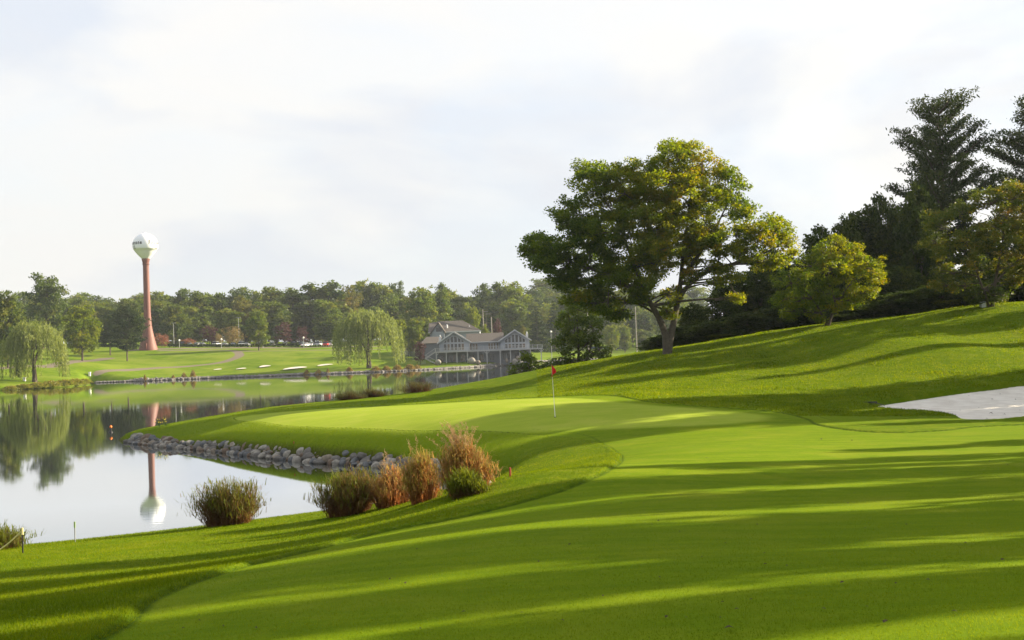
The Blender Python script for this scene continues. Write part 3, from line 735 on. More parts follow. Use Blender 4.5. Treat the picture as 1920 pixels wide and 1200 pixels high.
KIND = {
 'oak': (arch_broad('oak_tree', G_OAK, 21, .44, 17, low=.04), .44), 'oak2': (arch_broad('oak_tree', G_OAK, 22, .40, 15, low=.02, tmean=.6), .40),
 'tall': (arch_broad('poplar_tree', G_OAK, 23, .27, 18, low=.02, shape='tall', nleaf=8000, tmean=.6), .25),
 'mid': (arch_broad('broadleaf_tree', G_MID, 24, .42, 16, low=.06, tmean=.55), .42), 'mid2': (arch_broad('broadleaf_tree', G_MID, 25, .38, 18, low=.02), .38),
 'yel': (arch_broad('broadleaf_tree', G_YEL, 26, .46, 16, low=.10, tmean=.45), .46), 'och': (arch_broad('broadleaf_tree', G_OCH, 27, .42, 16, low=.03), .42),
 'plum': (arch_broad('plum_tree', G_PLM, 28, .50, 12, low=.12, nleaf=3400, leaf=.04), .50),
 'red': (arch_broad('shrub', G_RED, 29, .80, 12, low=.06, nleaf=3000, leaf=.05), .80), 'tan': (arch_broad('shrub', G_TAN, 30, .75, 12, low=.04, nleaf=3200, leaf=.045), .75),
 'dark': (arch_broad('broadleaf_tree', G_DRK, 31, .42, 22, low=.02, nleaf=24000, leaf=.034), .42), 'dark2': (arch_broad('broadleaf_tree', G_DRK, 32, .48, 24, low=.0, nleaf=24000, leaf=.034, tmean=.62), .48),
 'slv': (arch_broad('shrub', G_SLV, 33, .95, 12, low=.02, nleaf=2600, leaf=.05), .95),
 'pine': (arch_pine('pine_tree', G_PIN, 41, .40, 9, low=.24, leaf=.05, per=190, tuft=.05, flat=.3), .40),
 'spruce': (arch_pine('spruce_tree', G_PIN, 42, .30, 16, low=.05, leaf=.04, per=110, spread='spruce', tuft=.03), .30),
 'bigpine': (arch_pine('pine_tree', G_PIN, 43, .27, 14, low=.12, leaf=.017, per=800, tuft=.026, flat=.22), .27),
 'bigpine2': (arch_pine('pine_tree', G_PIN, 44, .27, 13, low=.12, leaf=.017, per=800, tuft=.028, flat=.22), .27),
 'shade': (arch_broad('broadleaf_tree', G_MID, 45, .27, 26, low=.14, nleaf=13000, leaf=.028, shape='tall'), .27),
 'willow': (arch_willow('willow_tree', G_WIL, 51), .46), 'willow2': (arch_willow('willow_tree', G_WIL, 52, w=.50), .50),
}
def place(kind, px, top, wpx, Y, label, cat='tree', group=None, rz=None, dz=0.):
    a, b = ray(px, top); x = a * Y; z0 = hz(x, Y) + dz; ztop = H + b * Y
    h = max(ztop - z0, .5); root, w0 = KIND[kind]
    wid = wpx * Y / F / 2
    s = wid / w0
    if rz is None: rz = random.uniform(0, 6.28)
    return tag(dup(root, (x, Y, z0 - .05), rz, (s, s, h)), label, cat, group)

# near woods on the right, behind the crest
place('bigpine', 1760, 192, 185, 104, 'tall dark pine standing above the woods against the sky')
place('bigpine2', 1945, 196, 200, 106, 'dark pine cut by the right edge of the picture')
place('dark', 1585, 408, 110, 100, 'dark spreading tree rising behind the small bright green tree')
place('dark2', 1655, 370, 120, 103, 'dark tree with ragged top at the left foot of the tall pine')
place('dark', 1720, 350, 120, 98, 'dense dark tree in front of the tall pine')
place('dark2', 1850, 420, 150, 98, 'dark tree filling the gap behind the reddish brown tree')
place('dark', 1935, 440, 120, 97, 'dark tree behind the reddish brown tree at the right edge')
place('dark', 1500, 490, 100, 97, 'dark tree between the forked tree and the small bright green tree')
place('dark2', 1425, 500, 110, 98, 'dark tree under the long right bough of the forked tree')
place('dark', 1452, 470, 120, 99, 'dark tree behind the tip of the long bough')
place('dark2', 1545, 428, 130, 101, 'broad dark tree rising left of the ragged one behind the small bright green tree')
place('dark', 1612, 398, 150, 103, 'broad dark tree right of the top of the small bright green tree')
place('dark2', 1690, 400, 150, 102, 'broad dark tree between the two smaller hill trees')
place('dark', 1390, 520, 110, 99, 'dark tree under the middle of the long bough')
place('dark', 1355, 530, 100, 96, 'dark tree right behind the forked trunk')
place('dark2', 1300, 570, 90, 94, 'low dark tree touching the forked trunk from behind', 'tree')
place('dark', 1620, 500, 110, 96, 'dark understorey tree behind the right half of the small bright green tree')
place('dark2', 1690, 500, 110, 95, 'dark understorey tree between the two smaller hill trees')
place('dark', 1780, 505, 110, 95, 'dark understorey tree left of the grey box')
for (px, top, w, Y, lb) in [(1235,628,60,92,'low dark thicket bush at the left foot of the forked tree'),(1290,610,80,90,'round dark bush right of the forked trunk'),(1345,600,80,91,'second dark bush right of the forked trunk'),
        (1400,585,80,91,'dark bush below the hanging end of the long bough'),(1455,575,80,92,'dark bush left of the small bright green tree'),(1520,570,70,92,'dark bush behind the slanting stem'),
        (1600,560,80,92,'dark bush right of the slanting stem'),(1665,550,80,92,'dark bush on the crest midway between the two hill trees'),(1730,540,80,91,'dark bush on the crest below the tall pine'),(1795,530,80,90,'dark bush on the crest left of the grey box'),
        (1900,520,80,90,'dark bush on the crest right of the grey box'),(1492,560,80,90,'dark bush on the crest under the left half of the small bright green tree'),(1570,575,80,90,'low dark bush directly behind the slanting stem'),
        (1635,560,80,91,'dark bush under the right half of the small bright green tree'),(1700,545,80,89,'low dark bush on the crest left of the tall pine foot'),(1765,530,80,89,'dark bush on the crest right of the tall pine foot'),(1832,525,80,88,'dark bush right behind the grey box'),(1872,520,70,89,'dark bush behind the stem of the reddish tree'),(1935,520,80,88,'dark bush at the right edge of the crest')]:
    place('dark2' if px % 2 else 'dark', px, top, w * 1.6, Y, lb, 'bush', 'dark bushes along the hill crest')

# far bank: single trees in front
place('willow', 62, 588, 112, 262, 'pale weeping willow at the far left shoreline', rz=.4)
place('willow2', 688, 566, 126, 322, 'weeping willow on the far shore left of the lake house', rz=0.1)
place('yel', 152, 574, 96, 335, 'rounded yellow green tree between the left willow and the tower')
place('oak2', 12, 548, 90, 300, 'dark green tree behind the left willow at the picture edge')
place('oak', 88, 515, 104, 400, 'tallest broad oak of the left tree group')
place('pine', 236, 580, 68, 352, 'dark layered pine directly left of the tower foot')
place('pine', 205, 598, 60, 372, 'smaller dark pine half hidden behind the layered pine')
place('dark', 35, 668, 26, 275, 'small dark shrub at the left willow stem', 'shrub')
place('mid', 483, 580, 62, 385, 'lone olive green tree standing on the lawn before the hedge')
place('oak2', 327, 572, 72, 432, 'round topped green tree right of the tower')
place('plum', 392, 610, 42, 418, 'purple leaved tree behind the hedge, nearer the tower')
place('plum', 532, 604, 46, 418, 'purple leaved tree right of the lone lawn tree')
place('plum', 566, 612, 34, 424, 'darker purple tree beside the white parked cars')
place('red', 303, 625, 44, 410, 'rusty red shrub at the tower foot', 'shrub')
place('red', 352, 634, 44, 412, 'rusty red shrub under the round topped tree', 'shrub')
place('tan', 435, 612, 56, 420, 'tan domed shrub between the purple tree and the lawn tree', 'shrub')
place('tan', 410, 625, 30, 424, 'small pinkish tan shrub beside the tan domed one', 'shrub')
place('yel', 748, 600, 50, 365, 'bright green tree behind the right side of the shore willow')
place('mid', 778, 597, 52, 362, 'leafy green tree at the left end of the lake house')
place('plum', 787, 640, 32, 340, 'dark red maple beside the deck stairs')
place('slv', 755, 652, 34, 352, 'low silvery green shrub left of the dark red maple', 'shrub')
place('slv', 778, 653, 26, 354, 'silvery green shrub touching the dark red maple', 'shrub')
place('yel', 885, 576, 44, 410, 'yellow green conical tree behind the lake house roof')
place('yel', 908, 608, 26, 400, 'small green tree between the roof and the bare pole')
place('plum', 932, 597, 24, 405, 'small purple tree right of the bare pole')
place('spruce', 1005, 570, 54, 430, 'dark spruce behind the right end of the lake house')
place('spruce', 1038, 560, 50, 450, 'dark spruce next to the tall leafy shrub')
place('och', 980, 610, 18, 400, 'small orange yellow tree at the right gable', 'tree')
# the treeline itself
TL = [(30,560,70,430,'oak','dark green'),(140,560,60,450,'mid2','grey green'),(172,570,50,470,'oak','dull green'),(205,578,55,500,'mid','hazy green'),(242,562,60,470,'oak2','dark green'),
 (292,548,62,480,'mid','light green'),(338,542,56,490,'oak','tall dark'),(372,548,56,470,'tall','narrow green'),(405,550,56,480,'mid2','soft green'),(443,540,64,485,'oak','broad topped'),(458,556,50,460,'och','brown tinged'),
 (478,546,56,500,'mid','pale green'),(515,540,60,495,'oak2','dense dark'),(548,542,58,470,'tall','upright dark'),(585,533,56,470,'tall','tall narrow'),(615,529,60,465,'tall','tallest leafy'),(650,538,60,480,'och','olive brown'),
 (680,528,58,500,'mid','light crowned'),(714,532,66,500,'mid2','broad pale'),(742,530,40,520,'oak','small hazy'),(762,558,56,470,'och','rust topped'),(790,540,66,430,'mid','sunlit green'),(822,545,50,450,'mid2','leafy green'),
 (832,533,36,520,'tall','thin hazy'),(850,548,46,500,'mid','misty green'),(880,556,60,520,'mid2','faint green'),(912,534,56,500,'oak','round dark'),(938,532,50,490,'tall','pointed'),(962,530,64,480,'mid','big sunlit'),
 (1000,540,60,560,'oak','bluish'),(1025,524,70,620,'oak2','large bluish'),(1060,522,70,640,'oak','faded bluish'),(1110,535,70,620,'mid2','hazy distant'),(1160,545,60,560,'mid','pale distant'),(1190,560,50,520,'mid2','thin distant'),(1225,565,60,540,'mid','soft distant'),
 (1170,610,30,440,'mid','small'),(1205,618,34,450,'oak2','small round'),(1145,610,30,430,'yel','little bright')]
LM = [(90,'left of the tallest oak'),(270,'left of the tower'),(360,'just right of the tower'),(480,'by the tan domed shrub'),(560,'above the purple trees'),(640,'above the parked cars'),(740,'behind the shore willow'),(860,'above the left end of the lake house'),(985,'above the lake house'),(1100,'beyond the leafy shrub'),(2000,'under the forked tree')]
for (px, top, w, Y, k, d) in TL:
    where = next(t for x, t in LM if px < x)
    place(k, px, top, w * 1.5, Y, f'{d} tree in the far treeline {where}', 'tree', 'trees of the far treeline')
for i, px in enumerate(range(-20, 1300, 30)):
    top = 575 + 12 * math.sin(i * 1.7) - (8 if px > 900 else 0)
    place(('oak', 'mid2', 'oak2', 'mid')[i % 4], px + random.uniform(-8, 8), top, 84, (445 if px < 800 else 470) + 20 * (i % 3), 'lower tree in the far treeline ' + next(t for x_, t in LM if px < x_), 'tree', 'lower trees of the far treeline')
for i, px in enumerate(range(-30, 1320, 38)):
    place(('oak', 'mid', 'mid2')[i % 3], px, 556 + 7 * math.sin(i * 2.1) - (px > 1000) * 12, 95, 600 + 25 * (i % 3), 'hazy back row tree ' + next(t for x_, t in LM if px < x_), 'tree', 'back row trees of the far treeline')

# trees standing to the right of the view: they shade the fairway
SH = []
for (pp, ss, h, w) in [  # distance across the sun's direction, along it, height, half width
    (2.4, 18, 13, 3.7), (6.4, 20, 14, 1.2), (8.45, 22, 14, 1.15), (11.2, 25, 16, 2.5), (15.5, 29, 17.0, 2.0), (18.7, 31, 15.0, 1.6),
    (2.5, 33, 18, 3.6), (6.35, 35, 19, 1.1), (8.45, 38, 20, 1.1), (11.2, 40, 21, 2.4), (15.5, 43, 21, 1.9), (18.6, 46, 20, 1.5), (21.6, 36, 10.8, 1.3), (24.8, 40, 8.8, 1.2),
    (13.5, 44, 13, .5), (20.2, 52, 15, .8),
    (32.5, 47, 8.5, 1.6), (37.8, 50, 14, 3.4), (42.6, 53, 17.5, 3.6), (45.5, 60, 16, 3.0), (37, 62, 17, 4.0), (43, 70, 19, 4.0),
    (53.6, 72, 12, .9), (58.6, 76, 16, 2.7), (65.4, 78, 15, .9), (69.8, 82, 15, 1.8)]:
    SH.append((ss * math.sin(SUN_AZ) - pp * math.cos(SUN_AZ), ss * math.cos(SUN_AZ) + pp * math.sin(SUN_AZ), h, w))
for i, (x, y, h, w) in enumerate(SH):
    root, w0 = KIND['shade']
    tag(dup(root, (x, y, hz(x, y) - .1), i * 1.3, (w / w0, w / w0, h)), 'leafy tree standing outside the right edge and shading the fairway', 'tree', 'shade trees beyond the right edge')

# ------------------------------------------------------------------ water tower
PAINT_W = simple('tank_white', (.80, .83, .88), .45, var=.03, scale=.4)
PAINT_R = simple('column_red', (.165, .062, .048), .6, var=.10, scale=.5)
BLACK = simple('black_paint', (.012, .012, .014), .5)
def water_tower():
    b = P(278, 656, 388); b = (b[0], b[1], hz(b[0], b[1]) - .1)
    k = (P(278, 436, 388)[2] - b[2]) / 39.9
    r = empty('water_tower', b); r.scale = (k, k, k)
    tag(r, 'white ball water tower on a red flared column beyond the lake', 'water tower')
    prof = [(1.33,31.0),(1.62,31.35),(2.5,32.25),(3.3,33.2),(3.85,34.1)]
    for i in range(22):
        a = R(-20) + (R(88) - R(-20)) * i / 21; prof.append((4.2 * math.cos(a), 35.55 + 4.15 * math.sin(a)))
    prof.append((.02, 39.75))
    t = MB().lathe(prof, 64).build('tank', PAINT_W, r, smooth=True)
    MB().lathe([(.45,39.55),(.45,39.95),(.02,40.0)], 16).build('vent_cap', PAINT_W, r, smooth=True)
    MB().lathe([(3.2,-.8),(3.15,0),(2.8,1.3),(2.35,3.2),(1.9,5.2),(1.52,7.2),(1.3,9.5),(1.16,13),(1.05,20),(1.0,28),(1.02,29.2),(1.12,29.9),(1.3,30.5),(1.36,31.03)], 48).build('column', PAINT_R, r, smooth=True)
    MB().lathe([(1.06,29.0),(1.20,29.0),(1.20,29.3),(1.04,29.3)], 48).build('band', PAINT_R, r, smooth=True)
    dr = MB(); dr.box(-.45,.45,-3.16,-2.4,.05,2.1); dr.build('door', simple('door_red', (.16,.06,.05), .6), r)
    for nm, txt, size, zc, arc in (('lettering', 'Firestone', 1.75, 35.7, 1.55), ('lettering', 'C.C.', 1.35, 34.3, .36)):
        cu = bpy.data.curves.new('txt', 'FONT'); cu.body = txt; cu.size = size; cu.offset = .05; cu.align_x = 'CENTER'; cu.space_character = 1.25; cu.resolution_u = 4
        to = bpy.data.objects.new('txt', cu); C.objects.link(to); bpy.context.view_layer.update()
        me0 = bpy.data.meshes.new_from_object(to.evaluated_get(bpy.context.evaluated_depsgraph_get()))
        bpy.data.objects.remove(to)
        co = np.array([v.co[:] for v in me0.vertices]); xs = co[:, 0]; wdt = xs.max() - xs.min(); fs = [tuple(p.vertices) for p in me0.polygons]
        for q in range(3):
            view = math.atan2(b[0], b[1])                       # facing the near shore
            th = (xs - (xs.max() + xs.min()) / 2) / wdt * arc * 1.0
            a0 = R(-60 + 16 - 0) + R(0) if False else R((-60, 60, 180)[q])
            th = th + a0
            z = zc + co[:, 1]
            rad = 4.2 * np.sqrt(np.maximum(.05, 1 - ((z - 35.55) / 4.15) ** 2)) + .05
            # th=0 looks back at the photographer
            dx, dy = -math.sin(view), -math.cos(view); rx, ry = math.cos(view), -math.sin(view)
            V = np.c_[rad * (np.sin(th) * rx + np.cos(th) * dx), rad * (np.sin(th) * ry + np.cos(th) * dy), z]
            me = bpy.data.meshes.new('lettering'); me.from_pydata(V.tolist(), [], fs); me.materials.append(BLACK)
            o = bpy.data.objects.new('lettering', me); C.objects.link(o); o.parent = t
        bpy.data.meshes.remove(me0)
water_tower()

# ------------------------------------------------------------------ lake house
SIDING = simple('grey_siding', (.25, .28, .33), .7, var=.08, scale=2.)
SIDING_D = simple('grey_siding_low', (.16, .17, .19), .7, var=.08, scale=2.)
TRIM = simple('pale_trim', (.46, .48, .50), .6, var=.05)
SHING = simple('shingle_roof', (.095, .082, .072), .85, var=.30, scale=3.5, bump=.5)
DECKW = simple('weathered_deck_wood', (.42, .42, .42), .7, var=.10, scale=3.)
def glassm(name, col):
    m, t, o = nodes(name); b = nn(t, 'ShaderNodeBsdfPrincipled', Roughness=.12); b.inputs['Base Color'].default_value = (*col, 1); b.inputs['Specular IOR Level'].default_value = .6
    t.links.new(b.outputs[0], o.inputs[0]); return m
GLASS = glassm('window_glass', (.035, .035, .04)); GLASS_W = glassm('window_glass_warm', (.10, .07, .05))
STONE_C = simple('pale_metal_flue', (.62, .64, .66), .4, metal=.3)
def lake_house():
    bx, by, bz = P(820, 679, 345); by0 = by
    bz = min(bz, hz(bx, by)) - .05
    kx = 345 / F / 7.385
    def X(cx): return (cx - 280) * kx
    def Z(cx, cy): return P(780 + cx / 7.385, 580 + cy / 7.385, 345)[2] - bz
    r = empty('lake_house', (bx - 20 * kx, by, bz)); tag(r, 'grey lake house with two glazed gables above a long railed deck', 'house')
    DZ = Z(300, 600) + .25
    # lower storey
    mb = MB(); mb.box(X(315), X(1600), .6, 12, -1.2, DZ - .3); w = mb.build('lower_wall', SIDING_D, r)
    for cx, wd in ((360,60),(480,50),(535,36),(655,60),(780,60),(915,60),(1060,60),(1230,50),(1290,40),(1400,60)):
        f = MB().box(X(cx - wd / 2) - .06, X(cx + wd / 2) + .06, .52, .60, .25, 2.25).build('window', SIDING, w)
        MB().box(X(cx - wd / 2), X(cx + wd / 2), .47, .515, .32, 2.18).build('pane', GLASS_W if int(cx) % 2 else GLASS, f)
    # gable wings
    def wing(c0, c1, pk, ev, pkz, off):
        x0, x1, xp = X(c0), X(c1), X(pk); ze, zp = ev, pkz
        wing_wall = MB().prism([(x0 + .45, DZ - .35), (x1 - .45, DZ - .35), (x1 - .45, ze - .05), (xp, zp - .38), (x0 + .45, ze - .05)], 0, 11).build('wall', SIDING, r)
        rf = MB()
        for (xa, za, xb, zb) in ((x0 - .2, ze - .12, xp, zp), (xp, zp, x1 + .2, ze - .12)):
            rf.add([(xa, -.9, za), (xb, -.9, zb), (xb, 12, zb), (xa, 12, za), (xa, -.9, za - .22), (xb, -.9, zb - .22), (xb, 12, zb - .22), (xa, 12, za - .22)],
                   [(0, 1, 2, 3), (7, 6, 5, 4), (0, 4, 5, 1), (1, 5, 6, 2), (2, 6, 7, 3), (3, 7, 4, 0)])
        rf = rf.build('roof', SHING, r)
        bb = MB()
        for (xa, za, xb, zb) in ((x0 - .2, ze - .12, xp, zp), (xp, zp, x1 + .2, ze - .12)):
            bb.add([(xa, -.99, za + .03), (xb, -.99, zb + .03), (xb, -.99, zb - .38), (xa, -.99, za - .38), (xa, -.905, za + .03), (xb, -.905, zb + .03), (xb, -.905, zb - .38), (xa, -.905, za - .38)],
                   [(0, 3, 2, 1), (4, 5, 6, 7), (0, 1, 5, 4), (3, 7, 6, 2)])
        bb.build('bargeboard', TRIM, rf)
        lows = [(400,435),(447,480),(497,530),(545,582),(598,632),(642,676)]; tops = [420,395,362,362,397,424]; bs = [(458,458)] * 6
        for (a, b_), tp in zip(lows, tops):
            xa, xb = X(a + off), X(b_ + off); z0, z1 = DZ + .35, Z(540 + off * .98, 478)
            f = MB().box(xa - .07, xb + .07, -.05, .0, z0 - .07, z1 + .07).build('window', TRIM, wing_wall)
            MB().box(xa, xb, -.09, -.052, z0, z1).build('pane', GLASS_W if (a + off) % 3 == 0 else GLASS, wing_wall)
            zb = Z(540 + off * .98, 456); sl = (zp - ze) / (xp - x0)
            ta = min(zp - .38 - sl * abs(xa - xp) - .75, zp - 1.5); tb = min(zp - .38 - sl * abs(xb - xp) - .75, zp - 1.5)
            MB().prism([(xa - .07, zb - .07), (xb + .07, zb - .07), (xb + .07, tb + .09), (xa - .07, ta + .09)], -.05, 0).build('window', TRIM, wing_wall)
            MB().prism([(xa, zb), (xb, zb), (xb, tb), (xa, ta)], -.09, -.052).build('pane', GLASS, wing_wall)
    wing(315, 772, 541, Z(315, 462), Z(541, 305), 0)
    wing(1160, 1605, 1385, Z(1160, 432), Z(1385, 278), 846)
    # link between the wings
    mw = MB().box(X(772) - .5, X(1160) + .5, 2.6, 10, DZ - .35, Z(950, 452)).build('wall', SIDING, r)
    for cx, wd in ((766,24),(808,30),(846,28),(1025,26),(1062,26),(1098,24),(1140,16)):
        f = MB().box(X(cx - wd / 2) - .08, X(cx + wd / 2) + .08, 2.54, 2.6, DZ + .2, Z(950, 466)).build('window', TRIM, mw)
        MB().box(X(cx - wd / 2), X(cx + wd / 2), 2.49, 2.535, DZ + .28, Z(950, 472)).build('pane', GLASS_W, f)
    ze, zr = Z(950, 447), Z(900, 326); xa, xb = X(700), X(1230)
    MB().add([(xa, 1.6, ze), (xb, 1.6, ze), (xb, 7, zr), (xa, 7, zr), (xb, 13, ze), (xa, 13, ze)], [(0, 1, 2, 3), (3, 2, 4, 5), (0, 5, 4, 1)]).build('roof', SHING, r)
    MB().box(xa + 1, xb - 1, 1.5, 1.597, ze - .22, ze + .02).build('gutter', TRIM, r)
    # deck
    X0, X1 = X(280), X(1760)
    dk = MB().box(X0, X1, -3.2, 0, DZ - .28, DZ).build('deck', DECKW, r)
    for cx in (297,435,580,725,870,993,1175,1315,1445,1590,1738):
        p = MB().box(X(cx) - .13, X(cx) + .13, -3.05, -2.8, -1.2, DZ - .28)
        if cx in (297, 993, 1738):
            for sgn in ((1,) if cx == 297 else (-1, 1)): p.bar((X(cx), -2.92, DZ - 1.2), (X(cx) + sgn * .8, -2.92, DZ - .32), .13)
        p.build('post', DECKW, dk)
    rl = MB(); rl.box(X0, X1, -3.2, -3.08, DZ + 1.02, DZ + 1.10); rl.box(X0, X1, -3.17, -3.11, DZ + .10, DZ + .16)
    n = 22
    for i in range(n + 1): x = X0 + .07 + (X1 - X0 - .14) * i / n; rl.box(x - .06, x + .06, -3.215, -3.065, DZ + .002, DZ + 1.16)
    for i in range(170): x = X0 + (X1 - X0) * (i + .5) / 170; rl.box(x - .02, x + .02, -3.155, -3.125, DZ + .161, DZ + 1.018)
    for xx in (X0, X1 - .1):
        rl.box(xx, xx + .1, -3.0, 0, DZ + 1.02, DZ + 1.10)
        for i in range(14): rl.box(xx + .03, xx + .07, -2.9 + i * .21, -2.86 + i * .21, DZ + .02, DZ + 1.018)
    rl.build('railing', DECKW, dk)
    # stair on the left, two flights
    st = MB(); lz = DZ * .48; xl = X(55); xm = X(120)
    st.box(xl, xm + .5, -3.3, -1.4, lz - .15, lz)
    for i in range(8): x = xm + .5 + (X(270) - xm - .5) * i / 8; z = lz + (DZ - lz) * (i + 1) / 8; st.box(x, x + .38, -1.6, -.5, z - .09, z - .02)
    for i in range(8): x = xm + .5 + (X(275) - xm - .5) * i / 8; z = lz - lz * (i + .5) / 8; st.box(x, x + .38, -3.3, -2.2, z - .09, z - .02)
    for y in (-3.3, -2.2): st.bar((xm + .5, y, lz - .1), (X(285), y, -.1), .10, .26); st.bar((xm + .5, y, lz + .95), (X(285), y, .95), .07)
    for y in (-1.6, -.5): st.bar((xm + .5, y, lz - .1), (X(270), y, DZ - .15), .10, .26); st.bar((xm + .5, y, lz + .95), (X(270), y, DZ + .95), .07)
    for i in range(9):
        x = xm + .5 + (X(280) - xm - .5) * i / 8; z = lz * (1 - i / 8); st.box(x - .03, x + .03, -3.33, -3.27, z - .05, z + .95); z = lz + (DZ - lz) * i / 8; st.box(x - .03, x + .03, -1.63, -1.57, z - .05, z + .95)
    st.box(xl, xm + .5, -3.33, -3.27, lz + .9, lz + .97)
    for i in range(6): x = xl + .03 + (xm + .44 - xl) * i / 5; st.box(x - .04, x + .04, -3.33, -3.27, -1.2, lz + .9)
    st.build('stair', DECKW, r)
    # flues
    for cx, c0, c1, y in ((335,365,420,5),(1555,320,372,4)):
        f = MB(); x = X(cx); f.box(x - .35, x + .35, y - .35, y + .35, Z(cx, c1) - 2.2, Z(cx, c0) - .3); f.lathe([(.16, Z(cx, c0) - .3), (.16, Z(cx, c0) + .1), (.28, Z(cx, c0) + .12), (.02, Z(cx, c0) + .35)], 12, (x, y))
        f.build('flue', STONE_C, r)
    # upper rear building
    Yb = 28.0
    def Q(cx, cy, dy=0.):
        p = P(780 + cx / 7.385, 580 + cy / 7.385, by0 + Yb + dy); return np.array(p) - np.array([bx - 20 * kx, by, bz])
    e0, e1 = Q(165, 318), Q(905, 293); rr0, rr1 = Q(325, 168, 7), Q(645, 150, 7); zE = (e0[2] + e1[2]) / 2; zR = (rr0[2] + rr1[2]) / 2
    x0, x1 = e0[0], e1[0]
    u = MB().box(x0 + .6, x1 - .6, Yb + .6, Yb + 13.4, -1, zE - .1).build('upper_wall', SIDING, r)
    MB().add([(x0, Yb, zE), (x1, Yb, zE), (rr1[0], Yb + 7, zR), (x0, Yb + 7, zR - .5), (x1, Yb + 14, zE), (x0, Yb + 14, zE), (rr0[0], Yb + 7, zR)],
             [(0, 1, 2, 6, 3), (1, 4, 2), (4, 5, 3, 6, 2), (5, 0, 3), (0, 5, 4, 1)]).build('roof', SHING, r)
    MB().box(x0 + .1, x1 - .1, Yb - .1, Yb - .003, zE - .3, zE + .03).build('gutter', TRIM, r)
    g0, g1, gp = Q(205, 322, -2.5), Q(400, 300, -2.5), Q(308, 178, -2.5); ge = zE - .1
    dm = MB().prism([(g0[0] + .3, ge - 4), (g1[0] - .3, ge - 4), (g1[0] - .3, ge), (gp[0], gp[2] - .45), (g0[0] + .3, ge)], Yb - 2.0, Yb + 1.5).build('wall', SIDING, r)
    rf = MB()
    for (xa, za, xb, zb) in ((g0[0] - .2, ge - .15, gp[0], gp[2]), (gp[0], gp[2], g1[0] + .2, ge - .15)):
        rf.add([(xa, Yb - 2.7, za), (xb, Yb - 2.7, zb), (xb, Yb + 5, zb), (xa, Yb + 5, za), (xa, Yb - 2.7, za - .25), (xb, Yb - 2.7, zb - .25), (xb, Yb + 5, zb - .25), (xa, Yb + 5, za - .25)],
               [(0, 1, 2, 3), (7, 6, 5, 4), (0, 4, 5, 1), (2, 6, 7, 3), (3, 7, 4, 0), (1, 5, 6, 2)])
    rf.build('roof', SHING, r)
    for i, cx in enumerate((290, 308, 328, 348)):
        a = Q(cx, 303, -2.1); tpz = gp[2] - 1.0 - abs(a[0] - gp[0]) * 1.25
        MB().box(a[0] - .22, a[0] + .22, Yb - 2.06, Yb - 2.003, ge + .15, max(tpz, ge + .7)).build('window', GLASS, dm)
    for cx, c0, c1 in ((430,208,285),(740,226,262)):
        a = Q(cx, c1, 3); b_ = Q(cx, c0, 3); f = MB(); f.lathe([(.32 if cx == 430 else .2, a[2] - 1.5), (.32 if cx == 430 else .2, b_[2] - .2), (.02, b_[2])], 12, (a[0], Yb + 3)); f.build('flue', STONE_C, r)
    # low wing at the left
    l0, l1 = Q(60, 400, -16), Q(330, 385, -16)
    MB().box(l0[0] + .3, X(315), 12, 20, -1, l0[2] - 1.6).build('side_wall', SIDING_D, r)
    MB().add([(l0[0], 11.4, l0[2] - 1.7), (X(330), 11.4, l0[2] - 1.7), (X(330), 17, l0[2] + .4), (l0[0] + 1.5, 17, l0[2] + .4), (l0[0], 21, l0[2] - 1.7), (X(330), 21, l0[2] - 1.7)], [(0, 1, 2, 3), (3, 2, 5, 4), (0, 3, 4), (0, 4, 5, 1)]).build('roof', SHING, r)
    return r
lake_house()
def shed():
    b = P(766, 650, 372); b = (b[0], b[1], hz(b[0], b[1]))
    r = empty('open_shed', b); tag(r, 'dark low shed between the shore willow and the dark red maple', 'shed')
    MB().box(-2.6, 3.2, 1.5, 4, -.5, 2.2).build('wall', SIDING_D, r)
    for x in (-2.5, .2, 3.0): MB().box(x - .1, x + .1, -.6, -.4, -.5, 2.2).build('post', DECKW, r)
    MB().add([(-3, -1, 2.2), (3.6, -1, 2.2), (3.6, 1.6, 3.6), (-3, 1.6, 3.6), (3.6, 4.4, 2.2), (-3, 4.4, 2.2)], [(0, 1, 2, 3), (3, 2, 4, 5), (0, 5, 4, 1), (0, 3, 5), (1, 4, 2)]).build('roof', SHING, r)
shed()

# ------------------------------------------------------------------ rocks
def rockmat(name, c, k=.25):
    return simple(name, c, .75, var=k, scale=5., bump=.6, col2=tuple(min(1, x * 1.35) for x in c))
ROCKM = [rockmat('stone_grey', (.115, .108, .098)), rockmat('stone_pale', (.24, .225, .195)), rockmat('stone_brown', (.115, .082, .058)), rockmat('stone_blue', (.10, .105, .11)), rockmat('stone_buff', (.19, .16, .125))]
ROCKN = ['grey', 'pale', 'brown', 'bluish', 'buff']
def rock_mesh(seed, n=2):
    import bmesh
    g = np.random.default_rng(seed); bm = bmesh.new(); bmesh.ops.create_icosphere(bm, subdivisions=3, radius=.5)
    ax = g.uniform(.72, 1.0, 3) * [1.1, 1.0, .92]; pl = [(unit(g.normal(size=3)), g.uniform(.36, .47)) for _ in range(6)]
    ph = g.uniform(0, 6, 6)
    for v in bm.verts:
        p = np.array(v.co)
        for nrm, d in pl:
            e = p @ nrm - d
            if e > 0: p = p - nrm * e * .8
        p = p * (1 + .05 * math.sin(7 * p[0] + ph[0]) + .05 * math.sin(9 * p[1] + ph[1]) + .04 * math.sin(13 * p[2] + ph[2]))
        v.co = p * ax
    me = bpy.data.meshes.new('rock'); bm.to_mesh(me); bm.free(); me.polygons.foreach_set('use_smooth', np.ones(len(me.polygons), bool)); me.materials.append(ROCKM[0]); return me
ROCKS = [rock_mesh(100 + i) for i in range(12)]
seg = np.diff(bank_line, axis=0); sl_ = np.r_[0, np.cumsum(np.linalg.norm(seg, axis=1))]
nrock = 270; placed = []
